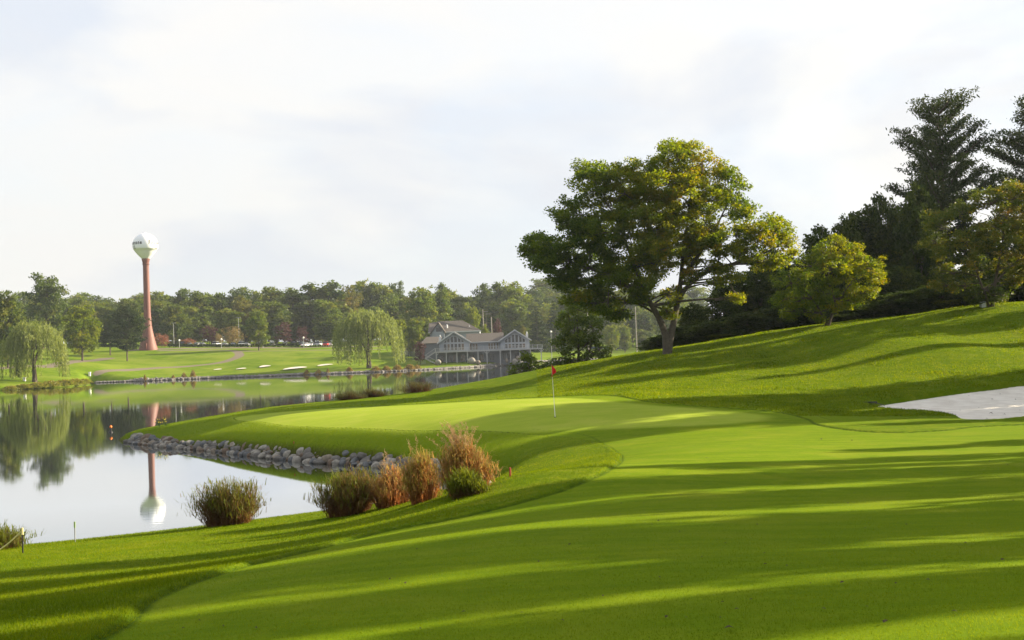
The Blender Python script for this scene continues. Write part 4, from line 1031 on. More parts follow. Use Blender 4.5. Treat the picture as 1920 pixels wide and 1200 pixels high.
for i in range(nrock * 6):
    if len(placed) >= nrock: break
    t = rng.uniform(0, sl_[-1]); k = min(np.searchsorted(sl_, t) - 1, len(seg) - 1); k = max(k, 0)
    p = bank_line[k] + seg[k] * ((t - sl_[k]) / (np.linalg.norm(seg[k]) + 1e-9)); nrm = np.array([-seg[k][1], seg[k][0]]); nrm /= np.linalg.norm(nrm)
    # inland side
    if not inside(np.array([p[0] + nrm[0]]), np.array([p[1] + nrm[1]]), near_land)[0]: nrm = -nrm
    frac = t / sl_[-1]
    off = rng.uniform(-.24, .42); size = rng.uniform(.28, .62) * (1 - .30 * frac) * (1.1 if off > 0 else .9)
    q = p + nrm * off
    if any((q[0] - a) ** 2 + (q[1] - b_) ** 2 < (.27 * (size + s_)) ** 2 for a, b_, s_ in placed[-400:]): continue
    placed.append((q[0], q[1], size))
    z = size * .12 + max(0., off) * .75
    me = ROCKS[rng.integers(12)]; o = bpy.data.objects.new('rock', me); C.objects.link(o); o.location = (q[0], q[1], z); o.scale = (size * 1.2, size * 1.05, size * 1.0)
    o.rotation_euler = (rng.normal(0, .25), rng.normal(0, .25), rng.uniform(0, 6.28))
    mi = int(rng.choice(5, p=[.34, .2, .14, .16, .16])); o.material_slots[0].link = 'OBJECT'; o.material_slots[0].material = ROCKM[mi]
    wl = 'near its tip' if frac > .72 else 'along its middle' if frac > .33 else 'near the tall tan grass'
    tag(o, f'{ROCKN[mi]} rounded stone in the rock edging of the green, {wl}', 'rock', 'stones edging the peninsula green')
# extra stones round the tip and by the tan grass clump
for (px, py, s_, lb) in [(262,818,.42,'pale stone on the very tip of the peninsula'),(252,824,.5,'low stone at the left end of the rock edging'),(276,824,.75,'dark brown boulder just behind the peninsula tip'),(246,832,.35,'small wet stone at the waterline of the tip'),
        (915,903,.42,'pale stone on the grass right of the tall tan clump'),(893,925,.38,'pale stone at the foot of the tall tan clump'),(902,915,.34,'small stone between the tall tan clump and the lawn')]:
    x, y, z = ghit(px, py, 20); o = bpy.data.objects.new('rock', ROCKS[int(s_ * 100) % 12]); C.objects.link(o); o.location = (x, y, z + .06); o.scale = (s_ * 1.2, s_, s_)
    o.material_slots[0].link = 'OBJECT'; o.material_slots[0].material = ROCKM[2 if 'brown' in lb else 1]; tag(o, lb, 'rock')
for (px, py, s_, m_, lb) in [(822,684,3.0,1,'tall pale boulder below the deck stairs'),(818,681,1.9,4,'pinkish boulder leaning on the tall pale one'),(884,683,3.6,1,'big pale boulder on the shore below the deck middle'),(881,678,1.8,1,'upright stone on top of the big pale boulder'),(896,684,2.4,4,'rounded tan boulder beside the big pale one'),
        (966,678,3.2,1,'pale boulder heaped right of the deck lawn'),(972,672,2.6,4,'tan boulder topping the heap at the right end'),(950,676,1.8,4,'small tan boulder left of the heap'),(977,682,2.4,1,'pale boulder at the water edge of the heap')]:
    Yb = 338 if px < 940 else 341; x, y, z = P(px, py, Yb); zz = max(hz(x, y), 0)
    o = bpy.data.objects.new('boulder', ROCKS[int(px) % 12]); C.objects.link(o); o.location = (x, y, max(zz + s_ * .25, z)); o.scale = (s_ * .62, s_ * .6, s_ * .85)
    o.material_slots[0].link = 'OBJECT'; o.material_slots[0].material = ROCKM[m_]; tag(o, lb, 'boulder', 'boulders below the lake house')
# the far stone edging: thousands of small stones
def far_riprap():
    base = [np.array([v.co[:] for v in m.vertices]) for m in ROCKS[:4]]; import bmesh
    bm = bmesh.new(); bmesh.ops.create_icosphere(bm, subdivisions=1, radius=.5); bv = np.array([v.co[:] for v in bm.verts]); bf = np.array([[v.index for v in f.verts] for f in bm.faces]); bm.free()
    Vs, Fs = [], []; n0 = 0
    line = smoothpoly([Gz(*a) for a in [(178, 718)] + far_shore_px[5:]], closed=False, n=8); sg_ = np.diff(line, axis=0); cl = np.r_[0, np.cumsum(np.linalg.norm(sg_, axis=1))]
    for i in range(2600):
        t = rng.uniform(0, cl[-1]); k = max(min(np.searchsorted(cl, t) - 1, len(sg_) - 1), 0); p = line[k] + sg_[k] * (t - cl[k]) / (np.linalg.norm(sg_[k]) + 1e-9)
        x = p[0] + rng.normal(0, .15); y = p[1] + rng.uniform(-.3, 1.3); s_ = rng.uniform(.4, 1.0); z = min(max(hz(x, y), 0), .7) + .1
        v = bv * (1 + rng.normal(0, .14, bv.shape)) * [s_ * 1.2, s_, s_ * .8] + [x, y, z]; Vs.append(v); Fs.append(bf + n0); n0 += len(bv)
    o = mesh_np('shore_stones', np.concatenate(Vs), np.concatenate(Fs), simple('far_stone', (.15, .14, .13), .8, var=.6, scale=.9), smooth=True)
    tag(o, 'band of small grey stones edging the far shore', 'stones', kind='stuff')
far_riprap()

# ------------------------------------------------------------------ reeds and tall grass
REED_G = leafmat('reed_green', [(.10, .045, .022), (.17, .085, .040), (.19, .125, .05), (.115, .125, .022), (.14, .17, .02)], .35)
REED_T = leafmat('reed_tan', [(.20, .080, .035), (.30, .135, .055), (.38, .21, .085), (.30, .22, .07), (.19, .20, .035)], .4)
PLUME = leafmat('plume_tan', [(.26, .17, .085), (.36, .26, .14)], .3)
def blade_ribbon(pts, w, nrm):
    """pts (n,k,3) -> quads"""
    n, k, _ = pts.shape; ww = np.linspace(1, .08, k)[None, :, None] * (w[:, None, None] * .5)
    A = pts - nrm[:, None] * ww; B = pts + nrm[:, None] * ww; V = np.stack([A, B], 2).reshape(n, k * 2, 3)
    base = (np.arange(n) * k * 2)[:, None]; j = np.arange(k - 1) * 2
    Fq = np.stack([base + j, base + j + 1, base + j + 3, base + j + 2], -1).reshape(-1, 4)
    return V.reshape(-1, 3), Fq
def reed(name, loc, rx, h, n, mat, label, seed, plumes=0, stray=.12, bias=.55, leafy=9, cat='reed clump', rot=0.):
    g = np.random.default_rng(seed); r = empty(name, loc, rot); tag(r, label, cat)
    a = g.uniform(0, 2 * math.pi, n); q = np.sqrt(g.uniform(0, 1, n)) * (1 + .22 * np.sin(a * 3 + seed)); foot = np.c_[np.cos(a), np.sin(a) * .7] * q[:, None] * rx * .72
    hh = h * g.uniform(.5, 1.06, n) ** .9 * (1 - .28 * q ** 2) * (1 + .12 * np.sin(foot[:, 0] * 5 + seed)); lean = foot * .55 * (.5 + q[:, None]) + g.normal(0, .07, (n, 2)) * h
    st = g.uniform(0, 1, n) < stray; lean[st] *= 1.7; k = 5; s = np.linspace(0, 1, k)
    pts = np.zeros((n, k, 3)); pts[:, :, :2] = foot[:, None] + lean[:, None] * (s ** 1.8)[None, :, None]; pts[:, :, 2] = hh[:, None] * (s[None] - .12 * s[None] ** 3 * (1 + 2 * st[:, None])) - .08
    side = unit(np.c_[g.normal(size=(n, 2)), np.zeros(n)]); V1, F1 = blade_ribbon(pts, np.full(n, .015), side)
    tb = np.clip(g.normal(.25, .12, n), 0, 1); T1 = np.repeat(tb, 2 * k)
    # leaves along each stem
    m = n * leafy; si = np.repeat(np.arange(n), leafy); t = g.uniform(.12, 1.0, m) ** .8; f = t * (k - 1); i0 = np.minimum(f.astype(int), k - 2); w = (f - i0)[:, None]
    p0 = pts[si, i0] * (1 - w) + pts[si, i0 + 1] * w
    out = unit(np.c_[unit(g.normal(size=(m, 2))) * .9 + unit(foot[si] + 1e-4) * .4, g.uniform(.9, 2.6, m)]); L_ = g.uniform(.14, .38, m)[:, None]
    q1 = p0 + out * L_ * .5; q2 = q1 + (out * [1, 1, .1] + [0, 0, -.25]) * L_ * .5; lp = np.stack([p0, q1, q2], 1)
    sd = unit(np.cross(out, [0, 0, 1.0])); V2, F2 = blade_ribbon(lp, g.uniform(.010, .018, m), sd)
    t2 = np.clip(bias * t * 1.25 + g.normal(.05, .14, m) + (foot[si, 0] < 0) * .06, 0, 1); T2 = np.repeat(t2, 6)
    mesh_np('leaves', np.vstack([V1, V2]), np.vstack([F1, F2 + len(V1)]), mat, r, attrs={'tint': np.r_[T1, T2]})
    if plumes:
        a = g.uniform(0, 2 * math.pi, plumes); fo = np.c_[np.cos(a), np.sin(a)] * (np.sqrt(g.uniform(0, 1, plumes)) * rx * .4)[:, None]; k = 7; s = np.linspace(0, 1, k); pp = np.zeros((plumes, k, 3))
        ln = fo * .6 + np.c_[g.normal(-.12, .16, plumes), g.normal(0, .12, plumes)] * h; hp = h * g.uniform(1.0, 1.38, plumes)
        pp[:, :, :2] = fo[:, None] + ln[:, None] * (s ** 2.4)[None, :, None]; pp[:, :, 2] = hp[:, None] * (s - .10 * s ** 5)[None]
        Va, Fa = blade_ribbon(pp, np.full(plumes, .010), unit(np.c_[g.normal(size=(plumes, 2)), np.zeros(plumes)]))
        m = plumes * 34; si = np.repeat(np.arange(plumes), 34); t = g.uniform(.72, 1, m); f = t * (k - 1); i0 = np.minimum(f.astype(int), k - 2); w = (f - i0)[:, None]; c0 = pp[si, i0] * (1 - w) + pp[si, i0 + 1] * w + g.normal(0, .012, (m, 3))
        o_ = unit(g.normal(size=(m, 3)) + [0, 0, 1.2]); lp = np.stack([c0, c0 + o_ * .03, c0 + o_ * .06], 1); Vb, Fb = blade_ribbon(lp, np.full(m, .009), unit(np.cross(o_, g.normal(size=(m, 3)))))
        mesh_np('plumes', np.vstack([Va, Vb]), np.vstack([Fa, Fb + len(Va)]), PLUME, r, attrs={'tint': g.uniform(0, 1, len(Va) + len(Vb))})
    return r
def rp_(px, py, y0=8): x, y, z = ghit(px, py, y0); return (x, y, z - .03)
SC = lambda px, py: F / ghit(px, py, 8)[1]
for (nm, px, py, wpx, hpx, n, mat, lb, sd, pl, stray, bias) in [
    ('reed_clump', 432, 989, 104, 98, 680, REED_G, 'round dark green reed clump standing alone at the near water edge', 61, 0, .07, .60),
    ('reed_clump', 655, 969, 96, 98, 520, REED_G, 'broadest green and brown reed clump of the three at the inlet', 62, 0, .04, .56),
    ('reed_clump', 735, 953, 68, 78, 380, REED_T, 'low rusty reed clump in the middle of the three at the inlet', 63, 4, .05, .5),
    ('reed_clump', 791, 947, 56, 92, 380, REED_T, 'narrow upright rusty reed clump nearest the tall tan one', 64, 2, .03, .62),
    ('ornamental_grass', 872, 927, 78, 92, 620, REED_T, 'tall tan ornamental grass with feathery plumes at the end of the stones', 65, 42, .04, .55),
    ('reed_clump', 876, 934, 60, 56, 300, REED_G, 'low green tuft at the foot of the tall tan grass', 66, 0, .10, .95),
    ('reed_clump', 6, 1033, 80, 56, 260, REED_G, 'low reed tuft cut by the left edge beside the rope stake', 67, 0, .25, .8)]:
    s_ = SC(px, py); reed(nm, rp_(px, py), wpx / s_ / 2, hpx / s_ * 1.22, int(n * 1.3), mat, lb, sd, pl, stray, bias)
# dark clumps behind the putting green at the lake edge
REED_D = leafmat('reed_dark', [(.085, .035, .022), (.12, .055, .03), (.10, .07, .025), (.07, .08, .02), (.11, .11, .025)], .3)
for (px, py, wpx, hpx, Y, lb, sd) in [(655,762,48,22,76,'low reddish clump behind the left part of the putting green',71),(702,760,42,26,77,'low dark clump between two others behind the putting green',72),(785,752,60,34,78,'widest dark clump behind the putting green',73)]:
    x, y, _ = P(px, py, Y); z = max(hz(x, y), .1) ; s_ = F / Y; top = P(px, py - hpx - 9, Y)[2]
    reed('reed_clump', (x, y, z), wpx / s_ / 2, max(top - z, .5), 420, REED_D, lb, sd, 0, .03, .6)
# far shore clumps: one drawn, then copied
FR = leafmat('far_reed', [(.13, .07, .03), (.19, .12, .04), (.22, .17, .05), (.16, .18, .04)], .35)
def far_reed(seed):
    g = np.random.default_rng(seed); r = empty('reed_clump', (0, 0, -500)); n = 420
    p = np.c_[g.normal(0, .33, n), g.normal(0, .33, n), g.uniform(.05, 1, n) ** .8]; p[:, 2] *= np.exp(-(p[:, 0] ** 2 + p[:, 1] ** 2) * 1.6)
    u = unit(g.normal(0, .4, (n, 3)) + [0, 0, 1]); v = unit(np.cross(u, g.normal(size=(n, 3)))); V = np.stack([p - u * .16, p + v * .045, p + u * .18, p - v * .045], 1).reshape(-1, 3)
    mesh_np('leaves', V, np.arange(4 * n).reshape(-1, 4), FR, r, attrs={'tint': np.repeat(np.clip(g.normal(.5, .2, n) + p[:, 2] * .2, 0, 1), 4)}); return r
fr = far_reed(5)
FRG = leafmat('bank_grass', [(.07, .10, .015), (.12, .15, .02), (.18, .18, .03), (.20, .15, .04)], .4)
for (px, py, w, h, lb, gp) in [(45,729,26,8,'tall grass left of the far left willow stem',0),(70,727,28,9,'tall grass at the far left willow stem',0),(95,725,28,10,'tall grass right of the far left willow stem',0),(120,723,28,10,'yellow grass midway along the far left bank',0),(142,721,26,10,'yellow grass near the end of the far left bank',0),(158,719,18,8,'last grass clump before the far stones begin',0),
        (20,731,26,7,'low grass at the left edge of the far bank',0),(272,714,9,10,'single brown clump below the tower',0),(325,711,10,7,'small brown clump right of the tower reflection',0),(345,709,14,9,'brown clump in the far stones left of the cart path bend',0),(362,708,16,12,'darkest brown clump in the far stones',0),
        (575,703,16,9,'brown clump under the rightmost far bunker',0),(597,702,14,8,'rusty clump under the rightmost far bunker',0),(615,701,10,9,'small orange clump left of the shore willow',0),(655,698,16,9,'rusty clump left of the shore willow stem',0),(705,697,24,9,'brown clump right of the shore willow stem',0),(725,696,22,9,'brown clump two steps right of the shore willow',0),(745,695,26,10,'broad brown clump below the dark red maple',0),(768,694,26,10,'brown clump just left of the house boulders',0),(782,693,18,8,'low tan clump at the start of the house stones',0)]:
    x, y, z = ghit(px, py, 200); s_ = F / y
    green_ = px < 170; c_ = dup(fr, (x, y, z), random.uniform(0, 6), (w / s_ * (1.25 if green_ else .62), w / s_ * (.8 if green_ else .45), h / s_ * 1.15), lb, 'grass clumps along the far shore', 'grass clump')
    if green_:
        for ch in c_.children: ch.material_slots[0].link = 'OBJECT'; ch.material_slots[0].material = FRG
for (px, py, w, h, lb) in [(1185,672,30,10,'low green bush at the crest left of the forked trunk'),]:
    place('mid2', px, py - h, w, 92, lb, 'bush')
for ch in list(fr.children): bpy.data.objects.remove(ch)
bpy.data.objects.remove(fr)

for k, (root, w0) in KIND.items():
    for ch in list(root.children): bpy.data.objects.remove(ch)
    bpy.data.objects.remove(root)

# ------------------------------------------------------------------ flag, rake, stakes, buoy, box
RED = simple('flag_red', (.62, .012, .02), .7, var=.1); WHITE = simple('white_paint', (.78, .78, .75), .4)
METAL = simple('grey_metal', (.32, .33, .34), .45, metal=.5); YELL = simple('yellow_rope', (.62, .55, .28), .7); RUST = simple('stake_red', (.36, .06, .03), .6)
def flagstick():
    x, y, z = ghit(1041, 782, 20); r = empty('flagstick', (x, y, z)); tag(r, 'thin white flagstick with a hanging red flag on the putting green', 'flagstick')
    h = 2.16; lx = -.075
    MB().tube([(0, 0, -.1), (lx * .5, 0, h * .5), (lx, 0, h)], [.011, .010, .008], 10).build('pole', WHITE, r, smooth=True)
    MB().lathe([(.054, .012), (.054, -.09), (.0, -.09)], 20).build('cup', BLACK, r)
    V, Fq = [], []; nu, nv = 9, 15
    for j in range(nv):
        t = j / (nv - 1); zz = h - .01 - .50 * t
        wd = (.03 + .13 * math.sin(math.pi * min(1, t * 1.05)) ** .8) * (1 - .3 * t) + .03
        for i in range(nu):
            s = i / (nu - 1); fold = .035 * math.sin(s * 9 + t * 2.5) * (.3 + s)
            xx = lx * (zz / h) + .008 + (s * wd) * (1 - 2 * .85 * t * (t > .55) * min(1, (t - .55) * 3)) ; V.append((xx, fold - .01, zz - s * .10 * (1 - t)))
    for j in range(nv - 1):
        for i in range(nu - 1): a = j * nu + i; Fq.append((a, a + 1, a + nu + 1, a + nu))
    o = MB().add(V, Fq).build('flag', RED, r, smooth=True); m = o.modifiers.new('thick', 'SOLIDIFY'); m.thickness = .004
flagstick()
def rake():
    x, y, z = ghit(1631, 759, 30); r = empty('bunker_rake', (x, y, z + .06)); tag(r, 'dark bunker rake lying on the grass left of the sand', 'rake')
    hd = MB(); hd.box(-.32, .32, -.03, .03, .02, .08)
    for i in range(13): hd.box(-.30 + i * .049, -.285 + i * .049, -.012, .012, -.05, .02)
    hd.build('head', BLACK, r); MB().tube([(0, 0, .05), (.07, -.45, .06), (.16, -1.5, -.02)], .017, 8).build('handle', BLACK, r)
rake()
def boxobj():
    x, y, z = ghit(1843, 578, 60); r = empty('utility_box', (x, y, z - .03)); tag(r, 'small grey utility box on the hill crest beside the right tree', 'utility box')
    MB().box(-.19, .19, -.14, .14, -.1, .46).build('cabinet', METAL, r, bevel=.015); MB().box(-.21, .21, -.16, .16, .462, .50).build('lid', METAL, r, bevel=.01); MB().box(-.14, .14, -.16, -.142, .08, .40).build('door', STONE_C, r)
boxobj()
def stake(px, py, h, lb, mat, rad=.018, cap=None, y0=8, name='stake'):
    x, y, z = ghit(px, py, y0); r = empty(name, (x, y, z)); tag(r, lb, 'stake')
    MB().tube([(0, 0, -.15), (.0, 0, h)], rad, 8).build('shaft', mat, r)
    if cap: MB().tube([(0, 0, h - .10), (0, 0, h + .03)], [rad * 1.7, rad * 1.5], 8).build('cap', cap, r)
    return (x, y, z)
k1 = F / ghit(43, 1043, 8)[1]
s1 = stake(43, 1043, 50 / k1, 'thin black stake with a yellow top holding the rope at the left edge', BLACK, .014, YELL)
k2 = F / ghit(141, 1021, 8)[1]; stake(141, 1021, 40 / k2, 'short grey stake with a green tip at the water edge', METAL, .012, simple('green_tip', (.2, .3, .1), .6))
stake(957, 899, .24, 'small red stake on the bank right of the tall tan grass', RUST, .02)
stake(551, 834, .16, 'tiny red stake above the middle of the stones', RUST, .02)
hh = 48 / k1; e = P(-60, 1040, s1[1] + .5)
pts = [np.array([s1[0], s1[1], s1[2] + hh]) * (1 - t) + np.array(e) * t + np.array([0, 0, -.5 * math.sin(math.pi * t) * .35]) for t in np.linspace(0, 1, 14)]
o = MB().tube(pts, .012, 7).build('rope', YELL, smooth=True); tag(o, 'pale yellow rope sagging from the left stake out of the picture', 'rope')
def buoy():
    x, y = Gz(208, 811); r = empty('buoy', (x, y, 0)); tag(r, 'small orange topped buoy floating off the peninsula tip', 'buoy')
    MB().lathe([(.0, -.2), (.12, -.1), (.12, .05), (.04, .08), (.04, .30), (.0, .30)], 16).build('float', BLACK, r, smooth=True); MB().lathe([(.0, .30), (.075, .32), (.09, .38), (.07, .45), (.0, .50)], 16).build('marker', simple('orange', (.75, .22, .03), .5), r, smooth=True)
buoy()
# yellow flowers at the tip
def tipplant(px, py, lb, sd):
    g = np.random.default_rng(sd); x, y, z = ghit(px, py, 30); r = empty('wildflower', (x, y, z)); tag(r, lb, 'plant')
    mb = MB(); fl = MB()
    for i in range(7):
        a = g.normal(0, .12, 2); h = g.uniform(.25, .55); mb.tube([(0, 0, -.05), (a[0] * .5, a[1] * .5, h * .5), (a[0], a[1], h)], [.008, .006, .004], 4)
        for k in range(4): t = g.uniform(.2, .9); u = g.normal(0, .07, 3); p = np.array([a[0] * t, a[1] * t, h * t]); mb.add([p, p + u + [.02, 0, .02], p + u * 1.8, p + u - [.02, 0, 0]], [(0, 1, 2, 3)])
        fl.lathe([(.0, h - .02), (.035, h), (.03, h + .03), (0, h + .04)], 6, (a[0], a[1]))
    mb.build('stems', leafm_g, r); fl.build('flowers', simple('yellow_flower', (.7, .55, .03), .6), r)
leafm_g = simple('stem_green', (.08, .14, .02), .7)
tipplant(299, 802, 'taller yellow wildflower on the peninsula tip', 1); tipplant(311, 800, 'lower yellow wildflower right of the taller one', 2)
for (px, py, h, lb) in [(168,704,.5,'white marker post on the far bank right of the left willow'),(46,714,.45,'white marker post left of the left willow stem')]:
    x, y, z = ghit(px, py, 200); o = MB().box(-.25, .25, -.25, .25, -.2, h * 1.6).box(-.32, .32, -.32, .32, h * 1.6 + .002, h * 1.6 + .12).build('marker_post', WHITE); o.location = (x, y, z); tag(o, lb, 'marker post')

# ------------------------------------------------------------------ hedge, cars, lamps, poles
HEDM = simple('hedge_green', (.018, .035, .012), .8, var=.3, scale=1.5)
def hedge(p0, p1, y, h, lb):
    g = np.random.default_rng(int(p0)); x0 = P(p0, 650, y)[0]; x1 = P(p1, 650, y)[0]; n = int((x1 - x0) * 150); x = g.uniform(x0, x1, n); yy = y + g.uniform(-.55, .55, n)
    z = height0(x, yy)[0] + g.uniform(0, 1, n) ** .6 * h; V, Fq = leaves(np.c_[x, yy, z], .32, g, .8); o = mesh_np('hedge', V, Fq, G_DRK, attrs={'tint': np.repeat(g.uniform(0, .6, n), 4)}); tag(o, lb, 'hedge')
hedge(315, 466, 402, 1.15, 'long low dark hedge in front of the parked cars, left half'); hedge(470, 560, 402.5, 1.35, 'low green hedge in front of the parked cars, right half')
CARP = {k: simple('car_' + k, c, .25, var=.02, spec=.6) for k, c in dict(white=(.75, .76, .78), silver=(.42, .45, .48), dark=(.02, .025, .035), red=(.45, .02, .02), blue=(.05, .08, .15), grey=(.16, .17, .18)).items()}
TYRE = simple('tyre', (.02, .02, .02), .9); RIM = simple('rim', (.4, .4, .42), .35, metal=.8); CGL = glassm('car_glass', (.02, .025, .03)); LMPW = simple('headlight', (.7, .7, .7), .2); LMPR = simple('tail_light', (.4, .02, .02), .3)
def make_car(kind):
    r = empty('parked_car', (0, 0, -500)); L_, Wd = 4.6, 1.8
    if kind == 'sedan': body = [(-2.3,.35),(-2.3,.78),(-1.9,.95),(-1.35,1.0),(1.1,.98),(1.9,.82),(2.3,.66),(2.3,.35)]; cab = [(-1.75,.99),(-1.05,1.42),(.15,1.45),(1.05,1.0)]
    else: body = [(-2.3,.4),(-2.3,.95),(-2.2,1.12),(1.0,1.12),(1.95,1.0),(2.3,.8),(2.3,.4)]; cab = [(-2.2,1.13),(-1.95,1.78),(.1,1.80),(1.0,1.14)]
    MB().prism(body, -Wd / 2, Wd / 2).build('body', CARP['white'], r, bevel=.07)
    xs = [p[0] for p in cab]; V = [(x, s * (Wd / 2 - (.06 if i in (0, 3) else .24)), z) for s in (-1, 1) for i, (x, z) in enumerate(cab)]
    MB().add(V, [(0, 1, 2, 3), (7, 6, 5, 4), (0, 4, 5, 1), (1, 5, 6, 2), (2, 6, 7, 3), (3, 7, 4, 0)]).build('windows', CGL, r)
    zt = cab[1][1]; MB().box(cab[1][0] - .03, cab[2][0] + .03, -Wd / 2 + .22, Wd / 2 - .22, zt - .01, zt + .05).build('roof', CARP['white'], r, bevel=.03)
    for x in (-1.42, 1.45):
        for s in (-1, 1):
            c = [(x + .33 * math.cos(a), .33 + .33 * math.sin(a)) for a in np.linspace(0, 2 * math.pi, 19)[:-1]]; w = MB().prism(c, s * .92 - .11, s * .92 + .11).build('wheel', TYRE, r)
            c = [(x + .2 * math.cos(a), .33 + .2 * math.sin(a)) for a in np.linspace(0, 2 * math.pi, 13)[:-1]]; MB().prism(c, s * 1.035 - .01, s * 1.035 + .01).build('rim', RIM, w)
    for s in (-1, 1): MB().box(2.28, 2.33, s * .62 - .2, s * .62 + .2, .60, .74).build('headlight', LMPW, r); MB().box(-2.33, -2.28, s * .65 - .15, s * .65 + .15, .72, .88).build('tail_light', LMPR, r)
    return r
cars = {'sedan': make_car('sedan'), 'suv': make_car('suv')}
def dupcar(kind, col, px, Y, rz, lb):
    x = P(px, 648, Y)[0]; o = dup(cars[kind], (x, Y, hz(x, Y) + .02), R(rz), None, lb, 'cars parked beyond the far lawn', 'car')
    for ch in o.children:
        if ch.name.split('.')[0] in ('body', 'roof'): ch.material_slots[0].link = 'OBJECT'; ch.material_slots[0].material = CARP[col]
for a in [('suv','dark',345,412,90,'dark car at the left end of the hedge'),('sedan','silver',356,411,95,'silver car next to the dark one at the hedge left end'),('sedan','white',371,411,85,'white car third from the left behind the hedge'),('sedan','silver',380,412,92,'silver sedan left of the purple tree'),
          ('suv','white',407,410,80,'white van under the small pinkish tan shrub'),('sedan','silver',422,411,90,'silver sedan right of the white van'),('sedan','blue',438,411,90,'blue grey sedan below the tan domed shrub'),('suv','white',454,412,88,'white van below the right side of the tan domed shrub'),
          ('sedan','silver',464,411,90,'silver sedan left of the lone lawn tree'),('sedan','grey',486,411,90,'grey sedan behind the stem of the lone lawn tree'),('sedan','white',511,414,90,'white car right of the lone lawn tree'),('sedan','silver',535,412,90,'silver sedan below the right purple tree'),
          ('suv','dark',553,414,90,'dark car at the right end of the hedge'),('suv','dark',567,406,75,'dark SUV right past the hedge end beside the lamp post'),('sedan','white',574,404,70,'white sedan overlapping the dark SUV'),('sedan','white',585,407,80,'white sedan between the dark SUV and the silver van'),
          ('suv','silver',599,408,80,'silver van left of the red car'),('suv','red',612,406,85,'red car left of the shore willow'),('sedan','white',620,408,90,'white car half behind the shore willow'),
          ('sedan','silver',1141,468,0,'silver sedan seen under the forked tree'),('sedan','dark',1162,466,5,'dark sedan seen under the forked tree beside the silver one'),('sedan','blue',1115,468,0,'dark blue sedan half behind the leafy shrub')]:
    dupcar(*a)
for r_ in cars.values():
    for ch in list(r_.children):
        for c2 in list(ch.children): bpy.data.objects.remove(c2)
        bpy.data.objects.remove(ch)
    bpy.data.objects.remove(r_)
LAMP = simple('lamp_globe', (.8, .8, .76), .3)
def lamp(px, top, Y, lb, globe=True):
    x, y, zt = P(px, top, Y); z = hz(x, y); r = empty('lamp_post', (x, y, z)); tag(r, lb, 'lamp post'); h = max(zt - z, 1.5)
    MB().tube([(0, 0, -.2), (0, 0, h)], [.11, .07], 8).build('pole', METAL, r)
    if globe: MB().lathe([(0, h - .05), (.28, h + .1), (.34, h + .4), (.2, h + .65), (0, h + .7)], 12).build('globe', LAMP, r, smooth=True)
    else: MB().box(-.9, .9, -.15, .15, h, h + .14).build('lamp_head', METAL, r)
for a in [(336,640,398,'short globe lamp at the left end of the hedge'),(415,638,398,'short globe lamp below the white van'),(493,641,398,'short globe lamp right of the lone lawn tree'),(569,635,398,'short globe lamp beside the dark SUV'),(1033,624,360,'white globe lamp right of the deck end')]: lamp(*a)
lamp(325, 606, 420, 'tall thin lamp mast right of the tower', False); lamp(447, 596, 420, 'tall thin lamp mast in front of the tan domed shrub', False)
POLE = simple('pale_pole', (.30, .27, .23), .8, var=.2)
for (px, top, Y, lb) in [(905,580,400,'pale utility pole standing just left of the bare one behind the roof'),(921,594,395,'bare pale pole rising behind the link roof'),(1100,560,430,'pale pole showing between the leafy shrub and the forked tree'),(1191,575,430,'pale pole seen left of the forked trunk'),(911,585,440,'thin dark pole between the two pale poles')]:
    x, y, zt = P(px, top, Y); z = hz(x, y); r = empty('utility_pole', (x, y, z)); tag(r, lb, 'utility pole'); h = zt - z
    MB().tube([(0, 0, -.3), (0, 0, h)], [.22, .16] if 'thin' not in lb else [.12, .08], 8).build('pole', POLE if 'dark' not in lb else BARK, r)
    if px in (905, 911): MB().box(-.2, 1.8, -.08, .08, h - .9, h - .7).build('crossarm', POLE, r)

# ------------------------------------------------------------------ grass blades
BLADE = leafmat('grass_blade', [(.052, .090, .002), (.088, .135, .003), (.130, .175, .005), (.18, .19, .018)], .45, spec=.05)
BLADE_F = leafmat('mown_blade', [(.072, .120, .002), (.108, .158, .003), (.148, .195, .005), (.20, .215, .02)], .4, spec=.05)
def blades(name, n, yr, xr, test, hh, ww, mat, label, seed, powr=1.0):
    g = np.random.default_rng(seed); Y = yr[0] * (yr[1] / yr[0]) ** g.uniform(0, 1, n); a = g.uniform(xr[0], xr[1], n); X = a * Y
    z, dn, df = height0(X, Y); sf = sdf(X, Y, fairway); sb = sdf(X, Y, bunker); k = (dn > .12) & test(X, Y, dn, sf) & (sb < -.05)
    X, Y, dn, sf = X[k], Y[k], dn[k], sf[k]; z = terrain(X, Y)[0]; n = len(X)
    h = hh(dn, g, n, X, Y); w = ww * g.uniform(.6, 1.3, n) * np.maximum(1, Y / 14); dr = g.uniform(0, 2 * math.pi, n); d = np.c_[np.cos(dr), np.sin(dr)]; ln = g.normal(0, .5, (n, 2)) * h[:, None]
    b0 = np.c_[X - d[:, 0] * w / 2, Y - d[:, 1] * w / 2, z - .01]; b1 = np.c_[X + d[:, 0] * w / 2, Y + d[:, 1] * w / 2, z - .01]; tp = np.c_[X + ln[:, 0], Y + ln[:, 1], z + h]
    V = np.stack([b0, b1, tp], 1).reshape(-1, 3); tn = np.clip(.45 + .25 * vnoise(X, Y, .6, 1) + .22 * vnoise(X, Y, 2.3, 4) + g.normal(0, .2, n), 0, 1)
    o = mesh_np(name, V, np.arange(3 * n).reshape(-1, 3), mat, attrs={'tint': np.repeat(tn, 3)}); tag(o, label, 'grass', kind='stuff')
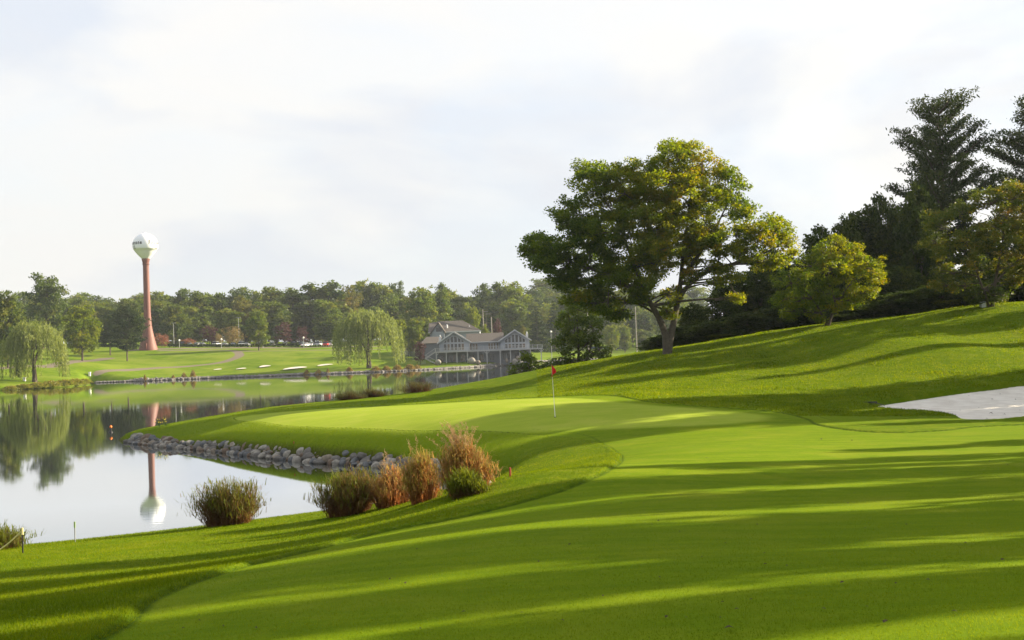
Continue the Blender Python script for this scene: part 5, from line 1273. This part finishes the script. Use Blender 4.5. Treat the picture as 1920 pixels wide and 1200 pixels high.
blades('rough_grass', 420000, (7.5, 75), (-.52, .10), lambda X, Y, dn, sf: (sf < -.02), lambda dn, g, n, X, Y: g.uniform(.5, 1.2, n) * (.034 + .07 * np.exp(-(dn - .1) / .3) + .02 * (vnoise(X, Y, 1.3, 7) > .5)), .006, BLADE, 'longer rough grass along the near shore and the green slope', 81)
blades('fairway_grass', 330000, (6.0, 24), (-.52, .52), lambda X, Y, dn, sf: (sf > .0), lambda dn, g, n, X, Y: g.uniform(.5, 1.3, n) * .013, .0045, BLADE_F, 'short mown grass of the foreground fairway', 82)
blades('hill_grass', 220000, (44, 96), (.02, .52), lambda X, Y, dn, sf: (sf < -.05) & (Y > 40), lambda dn, g, n, X, Y: g.uniform(.5, 1.3, n) * (.05 + .05 * (vnoise(X, Y, 1.7, 3) > .45)), .010, BLADE, 'rough grass on the hillside right of the green', 83)

# fallen leaves and crumbs on the mown turf
LEAFM = simple('dry_leaf', (.05, .035, .018), .9, var=.5)
lm = bpy.data.meshes.new('fallen_leaf'); lm.from_pydata([(-.5, 0, .1), (-.15, .28, .25), (.5, .02, .05), (.1, -.3, .3), (0, 0, .35)], [], [(0, 4, 1), (1, 4, 2), (2, 4, 3), (3, 4, 0)]); lm.materials.append(LEAFM)
for i, (px, py, s_) in enumerate([(1368,1182,1.5),(760,1096,1),(1580,1095,1),(1475,1063,.8),(1435,1060,.8),(1740,1090,.9),(1235,978,1),(1222,985,.8),(1068,1023,1),(1062,1026,.6),(923,976,.8),(1277,930,1),(1165,945,.8),(820,985,.7),(1590,945,1),(1750,915,.8),(1810,1020,1),(1880,1052,1),(1545,1145,.9),(1660,1170,1.2),(660,1000,.7),(1420,985,.8),(1325,860,1),(1540,825,1.2),(1598,827,1),(1010,1055,.8),(870,1150,.8),(1130,1120,.7),(1700,985,.8),(1360,1020,.7),(1900,940,1),(480,1180,.8),(1250,1160,.9),(1790,1150,.9)] + [(rng.uniform(330, 1910), 1195 - 330 * rng.uniform(0, 1) ** .8, rng.uniform(.35, .75)) for _ in range(70)]):
    x, y, z = ghit(px, py, 4); o = bpy.data.objects.new('fallen_leaf', lm); C.objects.link(o); k = .045 * s_ * max(1, y / 16); o.location = (x, y, z + .008); o.scale = (k, k, k); o.rotation_euler = (0, 0, i * 1.7)
    tag(o, 'small dark dry leaf lying on the mown turf', 'leaf', 'dry leaves scattered on the mown turf')

for i, (px, py, s_) in enumerate([(1858,771,1.6),(1883,773,1.4),(1904,745,1),(1860,745,1.2),(1816,738,1),(1745,772,.8),(1850,780,.7),(1780,750,.7),(1835,760,.6),(1800,765,.7),(1912,765,.8),(1875,735,.8),(1720,762,.6),(1890,758,.7)]):
    x, y, z = ghit(px, py, 30); o = bpy.data.objects.new('fallen_leaf', lm); C.objects.link(o); k = .11 * s_; o.location = (x, y, z - .105); o.scale = (k, k, k); o.rotation_euler = (0, 0, i * 2.1)
    tag(o, 'small dark dry leaf lying on the bunker sand', 'leaf', 'dry leaves on the bunker sand')
# ------------------------------------------------------------------ haze
def haze():
    m, t, o = nodes('haze_air'); v = nn(t, 'ShaderNodeVolumePrincipled'); v.inputs['Color'].default_value = (.80, .88, 1.0, 1); v.inputs['Density'].default_value = .00012; v.inputs['Anisotropy'].default_value = .2
    t.links.new(v.outputs[0], o.inputs['Volume'])
    ob = MB().box(-4200, 4200, -3700, 4100, -8, 75).build('haze', m); tag(ob, 'thin pale air over the lake and lawns', 'haze', kind='stuff')
haze()
